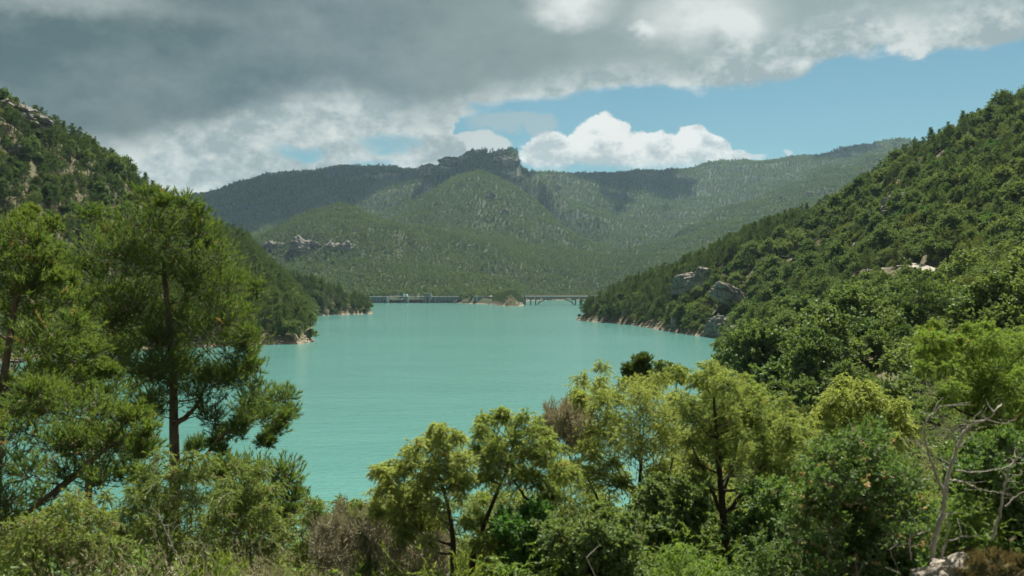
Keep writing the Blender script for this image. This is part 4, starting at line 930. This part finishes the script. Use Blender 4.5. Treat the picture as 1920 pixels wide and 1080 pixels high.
fg_tree('pine_tree', 'nearer pine cut by left edge with many pale twigs', 'pine', 23,
    [(-12, 1000), (-4, 860), (6, 720), (24, 600), (40, 500), (48, 420)],
    [(46, 412, 16), (30, 440, 28), (62, 455, 26), (84, 480, 28), (24, 500, 40), (96, 520, 28), (60, 540, 38), (120, 570, 30), (16, 580, 44), (76, 605, 42), (140, 625, 34), (40, 660, 46), (110, 670, 38), (170, 668, 28), (190, 700, 18), (150, 712, 30), (90, 720, 40), (10, 730, 48), (-40, 480, 50), (-60, 600, 60), (-60, 740, 60), (130, 530, 18), (60, 780, 40)],
    seed=102, r0=.15, depth=.9, extra=[([(8, 760, 23), (60, 700, 22.6), (120, 640, 22.2), (150, 590, 22)], .05)], **{**NP, 'dead': .03, 'W': .019, 'L': .13})
fg_tree('pine_tree', 'low spreading pine below the two tall left pines', 'pine', 19,
    [(-60, 1080), (20, 990), (90, 930), (160, 870), (215, 815)],
    [(40, 770, 34), (90, 760, 36), (140, 772, 36), (190, 775, 36), (240, 790, 30), (275, 812, 22), (30, 820, 40), (90, 835, 40), (150, 830, 38), (210, 840, 38), (258, 850, 28), (60, 890, 40), (120, 895, 38), (180, 885, 34), (235, 890, 28), (0, 880, 50), (10, 950, 46), (-50, 830, 50), (30, 1010, 40)],
    seed=103, r0=.085, depth=.7, extra=[([(100, 930, 19), (190, 850, 18.6), (265, 800, 18.4)], .04)], **{**NP, 'L': .11, 'W': .016, 'dead': .02})
fg_tree('pine_tree', 'small dark pine spray low left against the lake', 'pine', 24,
    [(440, 1080), (470, 1000), (490, 920)],
    [(440, 880, 30), (480, 890, 34), (520, 912, 30), (548, 938, 18), (400, 890, 26), (440, 930, 34), (500, 945, 34), (540, 965, 18), (470, 975, 34), (520, 985, 22), (420, 965, 30)],
    seed=104, r0=.08, depth=.5, **{**NP, 'L': .11, 'W': .017, 'dead': .02})

fg_tree('pine_tree', 'shaded pine standing between and behind the two tall left pines', 'pine', 38,
    [(165, 960), (168, 850), (172, 740), (176, 630), (170, 560)],
    [(170, 555, 18), (150, 590, 26), (195, 600, 26), (130, 640, 30), (175, 650, 32), (215, 655, 28), (110, 690, 30), (160, 700, 34), (210, 710, 32), (240, 735, 24), (90, 740, 28), (140, 750, 34), (190, 765, 34), (235, 780, 28), (110, 800, 30), (165, 810, 34), (215, 825, 30), (70, 640, 26), (60, 700, 26), (255, 840, 22), (20, 660, 30), (30, 740, 30)],
    seed=105, r0=.18, depth=1.2, **{**NP, 'L': .17, 'W': .026, 'K': 50})

TM = dict(leafm='tam', woodm='darkbark', K=50, m=34, L=.048, W=.0068, style='tam', up=.75, tip=.5, twig=.003, dead=.01, copies=4)
fg_tree('tamarisk_tree', 'yellow green feathery tree left of centre with jagged top', 'tree', 11.5,
    [(850, 1090), (848, 1000), (835, 930), (815, 870)],
    [(828, 815, 15), (845, 835, 22), (785, 838, 18), (815, 862, 26), (855, 870, 22), (775, 872, 22), (740, 885, 20), (710, 888, 14), (795, 902, 28), (840, 905, 26), (745, 925, 24), (868, 905, 16), (715, 925, 16), (785, 945, 28), (830, 950, 24), (740, 965, 20), (705, 958, 12), (800, 990, 22), (760, 1000, 18)],
    seed=111, r0=.05, depth=.3, **TM)
fg_tree('tamarisk_tree', 'feathery tree with thin leaning dark trunk beside the jagged one', 'tree', 12,
    [(884, 1095), (900, 1010), (925, 940), (950, 880), (962, 830)],
    [(908, 788, 14), (945, 790, 14), (900, 820, 20), (930, 835, 22), (965, 815, 20), (1000, 812, 20), (1030, 838, 16), (905, 862, 18), (945, 868, 26), (985, 852, 26), (1022, 868, 24), (1050, 880, 16), (975, 900, 26), (1015, 908, 24), (1040, 925, 14), (905, 895, 12), (930, 1000, 16), (905, 1015, 20), (880, 985, 14)],
    seed=112, r0=.045, depth=.3, extra=[([(1085, 1030, 12.3), (1040, 985, 12.2), (985, 930, 12.1), (960, 900, 12)], .035)], **TM)
fg_tree('tamarisk_tree', 'broad feathery tree in the middle with drooping pale plumes', 'tree', 14.5,
    [(1190, 1095), (1190, 1000), (1200, 900), (1205, 820)],
    [(1128, 716, 16), (1118, 742, 22), (1090, 756, 16), (1155, 752, 26), (1190, 735, 24), (1228, 728, 20), (1078, 742, 10), (1130, 785, 24), (1172, 790, 30), (1215, 770, 30), (1252, 790, 26), (1105, 810, 20), (1150, 828, 28), (1200, 830, 30), (1240, 835, 28), (1270, 825, 18), (1110, 850, 18), (1150, 868, 22), (1255, 872, 24), (1080, 880, 20), (1120, 896, 22), (1060, 900, 14), (1220, 890, 20), (1165, 905, 16)],
    seed=113, r0=.07, depth=.45, extra=[([(1215, 1000, 14.5), (1250, 930, 14.3), (1260, 860, 14.2)], .03), ([(1150, 1010, 14.6), (1125, 950, 14.4), (1100, 890, 14.2)], .03)], **TM)
fg_tree('tamarisk_tree', 'large feathery tree right of centre with forked dark trunk', 'tree', 13.5,
    [(1366, 1095), (1360, 1010), (1352, 920), (1345, 830), (1338, 740)],
    [(1335, 698, 20), (1300, 715, 20), (1365, 722, 24), (1328, 742, 28), (1290, 755, 22), (1395, 740, 24), (1425, 755, 22), (1360, 775, 28), (1310, 792, 26), (1400, 785, 28), (1445, 782, 26), (1475, 800, 20), (1340, 820, 24), (1380, 825, 26), (1430, 822, 26), (1470, 835, 24), (1500, 830, 16), (1300, 835, 18), (1400, 862, 24), (1450, 866, 24), (1490, 865, 18), (1315, 875, 16), (1430, 900, 18), (1470, 905, 16), (1290, 895, 14)],
    seed=114, r0=.085, depth=.45, extra=[([(1364, 960, 13.5), (1400, 915, 13.3), (1432, 870, 13.1)], .035), ([(1352, 960, 13.5), (1325, 900, 13.3), (1300, 840, 13.2)], .03), ([(1356, 930, 13.5), (1375, 860, 13.7), (1390, 800, 13.8)], .025)], **TM)
fg_tree('tamarisk_tree', 'pale rounded feathery crown behind the flowering bush', 'tree', 19,
    [(1600, 1020), (1602, 900), (1600, 800)],
    [(1590, 728, 20), (1620, 728, 20), (1560, 748, 22), (1595, 758, 26), (1640, 755, 24), (1670, 770, 18), (1545, 778, 20), (1580, 790, 26), (1625, 790, 26), (1665, 798, 22), (1695, 790, 14), (1530, 800, 14), (1600, 820, 24), (1650, 828, 22), (1690, 822, 18), (1550, 820, 18)],
    seed=115, r0=.07, depth=.5, **{**TM, 'L': .06, 'W': .014})
fg_tree('tamarisk_tree', 'green feathery tree at right edge behind the bleached branches', 'tree', 12.5,
    [(1960, 1030), (1925, 900), (1880, 800), (1850, 740)],
    [(1742, 630, 14), (1728, 655, 16), (1765, 652, 20), (1800, 640, 18), (1830, 624, 14), (1860, 645, 22), (1905, 640, 24), (1745, 690, 18), (1785, 685, 24), (1825, 675, 26), (1870, 690, 28), (1915, 690, 28), (1800, 725, 26), (1845, 728, 28), (1890, 740, 30), (1930, 740, 30), (1820, 768, 20), (1865, 780, 24), (1910, 790, 28), (1960, 640, 34), (1970, 740, 40), (1960, 800, 36), (1780, 745, 14)],
    seed=116, r0=.08, depth=.45, extra=[([(1860, 790, 12.5), (1800, 770, 12.4), (1742, 738, 12.3)], .02)], **{**TM, 'leafm': 'tam2'})

fg_tree('tamarisk_tree', 'feathery tree half hidden between the broad and the forked ones', 'tree', 18,
    [(1285, 1060), (1285, 950), (1280, 850)],
    [(1270, 740, 16), (1262, 775, 20), (1285, 810, 24), (1240, 850, 22), (1290, 860, 26), (1330, 890, 24), (1250, 905, 24), (1300, 925, 26), (1360, 940, 24), (1220, 940, 22), (1270, 965, 26)],
    seed=117, r0=.05, depth=.6, **TM)
fg_tree('tamarisk_tree', 'low feathery tree filling the gap between leaning and broad trees', 'tree', 16,
    [(1060, 1090), (1062, 1000), (1060, 930)],
    [(1040, 905, 18), (1075, 885, 20), (1100, 915, 24), (1055, 935, 24), (1130, 935, 24), (1085, 960, 26), (1020, 955, 22), (1150, 970, 24), (1050, 990, 26), (1110, 1000, 26)],
    seed=118, r0=.04, depth=.5, **TM)
fg_tree('tamarisk_tree', 'feathery tree behind between the forked trunk and flowering bush', 'tree', 17,
    [(1500, 1060), (1500, 950), (1500, 880)],
    [(1500, 815, 18), (1475, 850, 22), (1520, 850, 22), (1450, 890, 24), (1495, 895, 26), (1540, 895, 22), (1430, 935, 24), (1480, 940, 26), (1530, 945, 24), (1400, 960, 22)],
    seed=119, r0=.05, depth=.5, **TM)

fg_tree('tamarisk_tree', 'low feathery tree in front of the lake under the jagged crown', 'tree', 14,
    [(770, 1120), (765, 1040), (760, 980)],
    [(722, 930, 16), (750, 925, 20), (785, 935, 22), (712, 965, 18), (740, 970, 24), (775, 975, 24), (815, 975, 20), (725, 1005, 24), (765, 1015, 26), (805, 1015, 24), (700, 1000, 16), (740, 1045, 26), (790, 1050, 26)],
    seed=151, r0=.035, depth=.5, **TM)
fg_tree('tamarisk_tree', 'low feathery tree round the leaning trunk base', 'tree', 14.5,
    [(935, 1120), (935, 1040), (940, 980)],
    [(905, 935, 16), (938, 925, 20), (970, 940, 22), (895, 965, 20), (930, 970, 24), (968, 980, 24), (1005, 975, 20), (910, 1005, 24), (950, 1020, 26), (990, 1020, 24), (870, 1020, 20), (880, 1055, 24), (930, 1055, 24)],
    seed=152, r0=.035, depth=.5, **TM)

JU = dict(leafm='jun', woodm='greybark', copies=4, K=40, m=30, L=.055, W=.0105, style='tam', up=.5, tip=.55, twig=.005, dead=.04)
for (nm, lab_, Y_, cl_, sd) in (
    ('juniper_bush', 'rounded yellow green juniper below the dark pine trunk', 15.5, [(355, 872, 20), (322, 895, 26), (370, 905, 26), (290, 918, 26), (335, 935, 28), (385, 940, 26), (255, 935, 22), (235, 960, 22), (290, 962, 28), (345, 978, 28), (400, 975, 22), (260, 1000, 26), (315, 1015, 28), (370, 1020, 26), (225, 1000, 20), (200, 980, 14)], 121),
    ('juniper_bush', 'dense green juniper filling the bottom left corner', 13.5, [(60, 985, 24), (100, 965, 24), (140, 955, 24), (180, 968, 22), (40, 1020, 28), (90, 1010, 28), (140, 1000, 28), (185, 1010, 24), (60, 1055, 30), (115, 1050, 30), (170, 1050, 28), (10, 1050, 30), (215, 1040, 20)], 122),
    ('juniper_bush', 'pale tipped juniper between dark pine spray and lake', 16.5, [(448, 880, 18), (475, 892, 18), (430, 905, 20), (465, 920, 22), (495, 925, 16), (425, 942, 22), (460, 955, 24), (500, 955, 18), (440, 985, 24), (480, 990, 22), (515, 990, 14), (415, 1015, 24), (460, 1025, 26), (505, 1025, 18)], 123),
    ('juniper_bush', 'ragged olive juniper at the water edge below centre left', 17, [(590, 955, 14), (575, 975, 18), (612, 972, 18), (640, 958, 14), (665, 950, 14), (560, 1000, 22), (600, 1005, 22), (640, 990, 18), (680, 965, 14), (575, 1035, 24), (625, 1035, 24)], 124)):
    x_ = np.mean([c[0] for c in cl_]); fg_tree(nm, lab_, 'juniper', Y_, [(x_ + 8, 1095), (x_ + 4, 1040), (x_, np.mean([c[1] for c in cl_]))], cl_, seed=sd, r0=.05, depth=.45, **JU)

LB = dict(woodm='greybark', K=30, m=16, style='leaf', up=.5, tip=.5, twig=.004, flat=.95)
def dome(cx, cy, rx, ry, r, n, seed):
    g = np.random.default_rng(seed); o = []
    while len(o) < n:
        x, y = g.uniform(-1, 1, 2)
        if x * x + y * y < 1 and (y < .9): o.append((cx + x * rx, cy + y * ry, r * g.uniform(.75, 1.2)))
    return o
fg_tree('flowering_shrub', 'dark leafy shrub dotted with pinkish orange tips at lower right', 'shrub', 9.5, [(1600, 1200), (1605, 1050), (1600, 950)], dome(1610, 960, 118, 145, 26, 80, 1), 'mastic', seed=131, r0=.05, depth=.55, dead=.05, L=.030, W=.021, **LB)
fg_tree('mastic_shrub', 'glossy green leafy shrub under the middle feathery tree', 'shrub', 12.5, [(1250, 1160), (1255, 1050), (1250, 980)], dome(1265, 965, 55, 70, 20, 26, 2), 'oak_near', seed=132, r0=.03, depth=.4, L=.045, W=.032, **LB)
fg_tree('mastic_shrub', 'light green leafy shrub at the bottom centre', 'shrub', 10.5, [(1110, 1180), (1115, 1090), (1110, 1050)], dome(1115, 1040, 80, 50, 22, 34, 3), 'oak_near', seed=133, r0=.03, depth=.4, L=.042, W=.028, **LB)
fg_tree('mastic_shrub', 'shiny dark green shrub behind the bleached snag at right edge', 'shrub', 10.5, [(1880, 1150), (1880, 1050), (1870, 960)], dome(1868, 940, 85, 110, 26, 58, 4), 'mastic', seed=134, r0=.04, depth=.4, L=.040, W=.026, **LB)
fg_tree('mastic_shrub', 'shadowy green shrub between forked trunk and flowering shrub', 'shrub', 12, [(1460, 1160), (1465, 1060), (1460, 1000)], dome(1465, 985, 62, 70, 24, 30, 5), 'mastic', seed=135, r0=.03, depth=.4, L=.045, W=.030, **LB)
fg_tree('mastic_shrub', 'small bright green shrub at the foot of the leaning trunk', 'shrub', 11.5, [(985, 1150), (990, 1060)], dome(990, 1010, 55, 55, 20, 22, 6), 'vivid', seed=136, r0=.02, depth=.3, L=.040, W=.022, **LB)
DB = dict(woodm='greybark', K=34, m=10, style='spire', up=.9, tip=.7, twig=.006, flat=1.1)
fg_tree('dry_bush', 'grey brown dry bush right of the leaning feathery tree', 'dry bush', 24, [(1070, 900), (1068, 860), (1065, 820)], dome(1062, 812, 48, 38, 16, 26, 7), 'dry', seed=141, r0=.03, depth=.5, L=.09, W=.018, **DB)
fg_tree('dry_bush', 'brown twiggy bush at the bottom left of centre', 'dry bush', 12.5, [(660, 1160), (664, 1080), (665, 1030)], dome(672, 1030, 78, 62, 20, 40, 8), 'dry', seed=142, r0=.025, depth=.5, L=.045, W=.008, **DB)
fg_tree('dry_bush', 'brown twiggy bush under the jagged feathery tree', 'dry bush', 13, [(780, 1160), (784, 1080), (785, 1050)], dome(775, 1045, 62, 44, 20, 28, 9), 'dry', seed=143, r0=.025, depth=.5, L=.045, W=.008, **DB)
fg_tree('heath_bush', 'rusty red heath in the bottom right corner', 'heath', 8, [(1880, 1200), (1880, 1120)], dome(1880, 1078, 80, 24, 13, 46, 10), 'rust', seed=144, r0=.02, depth=.35, L=.022, W=.008, **{**DB, 'm': 20})
fg_tree('spire_bush', 'slim dark green upright shrub at bottom left of centre', 'shrub', 12, [(690, 1130), (688, 1020)], [(688, 985, 8), (690, 1005, 10), (686, 1030, 12), (692, 1055, 13), (687, 1080, 14)], 'mastic', 'greybark', 145, .02, depth=.05, K=30, m=24, L=.03, W=.014, style='spire', up=1.2, dead=0)
fg_tree('spire_bush', 'slim dark upright shrub against the lake left of the jagged tree', 'shrub', 15, [(596, 1060), (598, 990)], [(597, 972, 9), (598, 990, 10), (596, 1010, 11), (599, 1030, 12)], 'mastic', 'greybark', 146, .02, depth=.05, K=30, m=24, L=.035, W=.016, style='spire', up=1.2, dead=0)
fg_tree('pine_tree', 'little conical pine standing by the water right of centre', 'pine', 52, [(1200, 760), (1200, 720), (1201, 685)], [(1201, 680, 7), (1197, 690, 10), (1206, 698, 12), (1192, 704, 12), (1202, 716, 15), (1190, 722, 13)], 'pine', 'bark', 147, .06, depth=.2, K=50, m=18, L=.22, W=.05, style='pine', up=.8, dead=0)
for i_, (x_, y_, Y_, s_) in enumerate(((1243, 692, 55, 15), (1268, 700, 50, 14), (1225, 704, 60, 9))):
    fg_tree('oak_tree', ('dark round oak behind the broad feathery tree', 'dark oak just left of the forked feathery tree top', 'small dark oak between conical pine and round oak')[i_], 'oak', Y_, [(x_, 770), (x_, y_ + 10)], dome(x_, y_ + s_ * .6, s_ * 1.1, s_ * 1.3, s_ * .55, 13, 20 + i_), 'oak', 'greybark', 150 + i_, .06, depth=.3, K=26, m=14, L=.14, W=.10, style='leaf', dead=0, copies=1)

# ------------------------------------------------------------------ bleached dead wood and boulder
def snag(name, label, Y, lines, loc):
    w = MB(); rng = np.random.default_rng(len(lines)); lines = [(a, b * .78, c * .7) for a, b, c in lines]
    b = Vector(at(*loc, Y))
    for pts, ra, rb in lines:
        P = smooth_line([np.array(at(a, c, Y + (q[0] if q else 0))) - np.array(b) for a, c, *q in pts], 5, rng, .004)
        tube(w, P, np.linspace(ra, rb, len(P)) * rng.uniform(.9, 1.1, len(P)), 7)
        for k in range(9 if ra > .012 else 4):                   # broken twigs
            i = rng.integers(len(P) // 3, len(P) - 1); d = rng.normal(size=3); d[2] = abs(d[2]) * .7; d = d / np.linalg.norm(d) * rng.uniform(.08, .30)
            tube(w, np.array([P[i], P[i] + d * .5 + rng.normal(0, .01, 3), P[i] + d]), [ra * .22, ra * .15, .0015], 4)
    o = link(name, w.mesh(name, [M['bleached']]), loc=b); tag(o, label, 'dead tree'); return o
snag('dead_tree', 'forked bleached dead tree at lower right', 8.6,
     [([(1752, 1085), (1748, 1040), (1760, 985), (1770, 950), (1772, 920), (1782, 880), (1793, 845), (1805, 815), (1822, 795), (1850, 787), (1868, 768), (1880, 758, .2)], .034, .007),
      ([(1771, 925), (1760, 900), (1748, 865), (1736, 830), (1733, 800), (1745, 780), (1758, 768), (1772, 757, -.1)], .017, .005),
      ([(1792, 848), (1793, 820), (1791, 797)], .009, .003), ([(1800, 838), (1822, 818), (1838, 800)], .008, .003), ([(1850, 787), (1880, 795, .1), (1905, 785, .2)], .006, .002),
      ([(1780, 900), (1810, 905, .1), (1838, 917, .2), (1880, 925, .4)], .012, .004), ([(1790, 880), (1820, 885, .2), (1870, 880, .4), (1905, 870, .6)], .009, .003), ([(1745, 840), (1715, 830, -.1), (1690, 822, -.2)], .006, .002)], (1750, 1085))
snag('dead_tree', 'small bleached stub beside the forked dead tree', 8.4,
     [([(1762, 1060), (1772, 1020), (1778, 985), (1777, 965), (1785, 958)], .013, .006), ([(1774, 1015), (1795, 1010), (1815, 1002)], .009, .003), ([(1708, 1050), (1706, 1020), (1710, 990)], .010, .005), ([(1710, 1005), (1728, 1000), (1745, 994)], .007, .004)], (1762, 1060))
snag('dead_tree', 'short bleached snag near the right edge', 9.2,
     [([(1860, 1010), (1875, 960), (1880, 930), (1888, 900), (1893, 875), (1905, 860), (1908, 858)], .020, .008), ([(1885, 950), (1905, 932), (1922, 920)], .010, .003), ([(1886, 905), (1900, 893), (1918, 890)], .007, .003)], (1860, 1010))
snag('fallen_branch', 'pale dead branch rising from bottom left scrub', 11,
     [([(360, 1085), (330, 1040), (312, 1000), (300, 970), (283, 950)], .012, .003), ([(330, 1042), (322, 1010), (326, 985)], .008, .003), ([(385, 1085), (388, 1040), (395, 1010)], .009, .003)], (360, 1085))
snag('fallen_branch', 'thin pale bare branch in front of the left juniper', 12,
     [([(430, 1080), (436, 1030), (438, 1000), (452, 975)], .008, .003), ([(410, 1085), (400, 1050), (380, 1020), (372, 1000)], .007, .002)], (430, 1080))
x_, y_, z_ = at(1790, 1078, 8.3)
rock('boulder', (x_, y_, z_), (.42, .4, .30), .3, 71, 'pale tan boulder at bottom right below the dead tree', 'boulder', 'rock_near', n=34, strata=.03, rough=.16, sq=2.6, tiltx=.3)
x_, y_, z_ = at(1742, 1092, 8.2)
rock('boulder', (x_, y_, z_), (.24, .3, .16), .8, 72, 'small pale stone at left foot of the tan boulder', 'boulder', 'rock_near', n=24, strata=.03, rough=.2, sq=2.6, tiltx=.5)

# ------------------------------------------------------------------ scrub bushes crowding the foot of the picture
SC = {}
for nm, sd, mt, kw in (('scrub_bush', 301, 'mastic', dict(K=18, m=12, L=.055, W=.034, style='leaf')), ('scrub_bush', 302, 'oak_near', dict(K=18, m=12, L=.05, W=.03, style='leaf')), ('feathery_bush', 303, 'jun', dict(K=20, m=18, L=.06, W=.014, style='spire')), ('dry_bush', 304, 'dry', dict(K=16, m=8, L=.05, W=.012, style='spire')), ('feathery_bush', 305, 'tam2', dict(K=22, m=20, L=.055, W=.012, style='tam'))):
    w_, l_ = proto_bush(sd, 2.5, 1.15, 62, kw['K'], kw['m'], kw['L'], kw['W'], kw['style'], 1.1); SC[sd] = (nm, w_.mesh('trunk', [M['greybark']]), l_.mesh('crown', [M[mt]]))
LBL = {301: 'glossy green scrub bush', 302: 'dull green scrub bush', 303: 'olive feathery bush', 304: 'dry brown scrub bush', 305: 'yellow green feathery bush'}
gs = np.random.default_rng(55)
def toppy(px): return float(np.interp(px, [0, 100, 250, 420, 540, 600, 700, 800, 900, 1000, 1100, 1250, 1400, 1500, 1700, 1920], [960, 985, 960, 985, 1000, 980, 965, 975, 965, 935, 905, 890, 905, 880, 850, 815]))
for Y_, dy, st_ in ((26, -22, 80), (19, -4, 85), (14, 22, 95), (10.5, 60, 120)):
    for px_ in np.arange(-20, 1960, st_):
        p_ = px_ + gs.uniform(-30, 30); y_ = Y_ * gs.uniform(.92, 1.08); tp = toppy(p_) + dy + gs.uniform(-14, 22)
        x_, _, zt_ = at(p_, tp, y_); zg = gz(x_, y_); h_ = zt_ - zg
        if h_ < .5 or shore(np.array([x_]), np.array([y_]))[0] < .8: continue
        h_ = min(h_, 4.2 if Y_ > 18 else 3.4)
        pr = [.06, .14, .26, .16, .38] if p_ > 540 else [.12, .12, .36, .28, .12]
        sd = int(gs.choice([301, 302, 303, 304, 305], p=pr)); nm, tm_, cm_ = SC[sd]; s_ = h_ / 2.5
        o = empty(nm, (x_, y_, zg - .05), gs.uniform(0, 6.28)); q = s_ * gs.uniform(.85, 1.15) if s_ > .5 else s_ * 1.3; o.scale = (q, q, s_)
        zn_ = 'at the bottom left under the pines' if p_ < 540 else ('at the bottom centre below the lake' if p_ < 1050 else ('at the bottom between the feathery trunks' if p_ < 1480 else 'at the bottom right round the flowering shrub'))
        tag(o, '%s %s' % (LBL[sd], zn_), 'bush', LBL[sd] + ' ' + zn_); link('trunk', tm_, o); link('crown', cm_, o)

# ------------------------------------------------------------------ undergrowth (a mass)
PU = bpy.data.collections.new('prototypes_undergrowth')
def und(i, w, l, wm, lm):
    PU.objects.link(bpy.data.objects.new('undergrowth_prototype_%d' % i, MB().merge(w, 0).merge(l, 1).mesh('undergrowth', [M[wm], M[lm]])))
und(0, *proto_bush(201, .75, .55, 16, 16, 9, .055, .035), 'greybark', 'mastic')
und(1, *proto_bush(202, .70, .60, 14, 16, 9, .05, .012, 'spire'), 'greybark', 'olive')
und(2, *proto_bush(203, .8, .5, 14, 16, 9, .05, .03), 'greybark', 'oak_near')
def twigs(seed, n=60):
    g = np.random.default_rng(seed); w, l = MB(), MB()
    for i in range(n):
        d = g.normal(size=3); d[2] = abs(d[2]) + .9; d /= np.linalg.norm(d); q = g.uniform(.35, 1.0)
        b = np.array([*g.normal(0, .12, 2), 0.]); P = np.array([b, b + d * q * .5 + g.normal(0, .04, 3), b + d * q + g.normal(0, .08, 3)]); tube(w, P, [.005, .0035, .0015], 3)
        for k in range(3):
            t_ = P[1] * (k / 3) + P[2] * (1 - k / 3); e = d + g.normal(0, .6, 3); tube(w, np.array([t_, t_ + e * .12]), [.003, .0015], 3)
    c = g.normal(0, .25, (n * 3, 3)); c[:, 2] = abs(c[:, 2]) * 1.4 + .2; leaves(l, c, g.normal(size=c.shape), .03, .01, np.zeros(len(c)), False, g); return w, l
und(3, *twigs(5), 'greybark', 'dry'); und(4, *twigs(6), 'greybark', 'straw')
def grass(seed):
    g = np.random.default_rng(seed); l = MB(); n = 160; a = g.uniform(0, 6.28, n); p = np.column_stack([g.normal(0, .16, (n, 2)), np.zeros(n)]); d = np.column_stack([np.cos(a) * .5, np.sin(a) * .5, np.ones(n)])
    leaves(l, p, d, g.uniform(.2, .5, n), .008, g.uniform(0, 1, n), False, g); w = MB(); tube(w, [(0, 0, -.1), (0, 0, .05)], [.01, .005], 3); return w, l
und(5, *grass(7), 'greybark', 'straw')
X, Y = jgrid(-40, 45, 3.2, 70, .62); k = (np.abs(X) < Y * .62 + 2) & (shore(X, Y) > .6) & ~((np.hypot(X - 3.9, Y - 7.9) < .9)) & (rs.uniform(0, 1, len(X)) < np.where(Y > 30, .55, .9)); X, Y = X[k], Y[k]; Z = H(X, Y)
# nothing may stand higher than the eye right in front of the lens
sc = rs.uniform(.6, 1.4, len(X)) * np.where(Y > 25, 1.5, 1.0); top = (CAMZ - .285 * Y - Z - .05); near = Y < 9; sc = np.where(near, np.minimum(sc, np.maximum(top, .15) / .9), sc)
c_ = vnoise(X / 2.5, Y / 2.5, 8); u = rs.uniform(0, 1, len(X)); idx = np.where(u < .26 + .3 * (c_ > .55), 0, np.where(u < .52, 1, np.where(u < .70, 2, np.where(u < .84, 3, np.where(u < .92, 4, 5)))))
idx = np.where((X < -1) & (Y < 22) & (u > .45), rs.integers(3, 6, len(X)), idx)
mass('undergrowth', np.column_stack([X, Y, Z - .03]), np.column_stack([sc, sc, sc]), rs.uniform(0, 6.28, len(X)), idx, PU, 'low leafy scrub, dry twigs and grass covering the near ground', 'undergrowth')
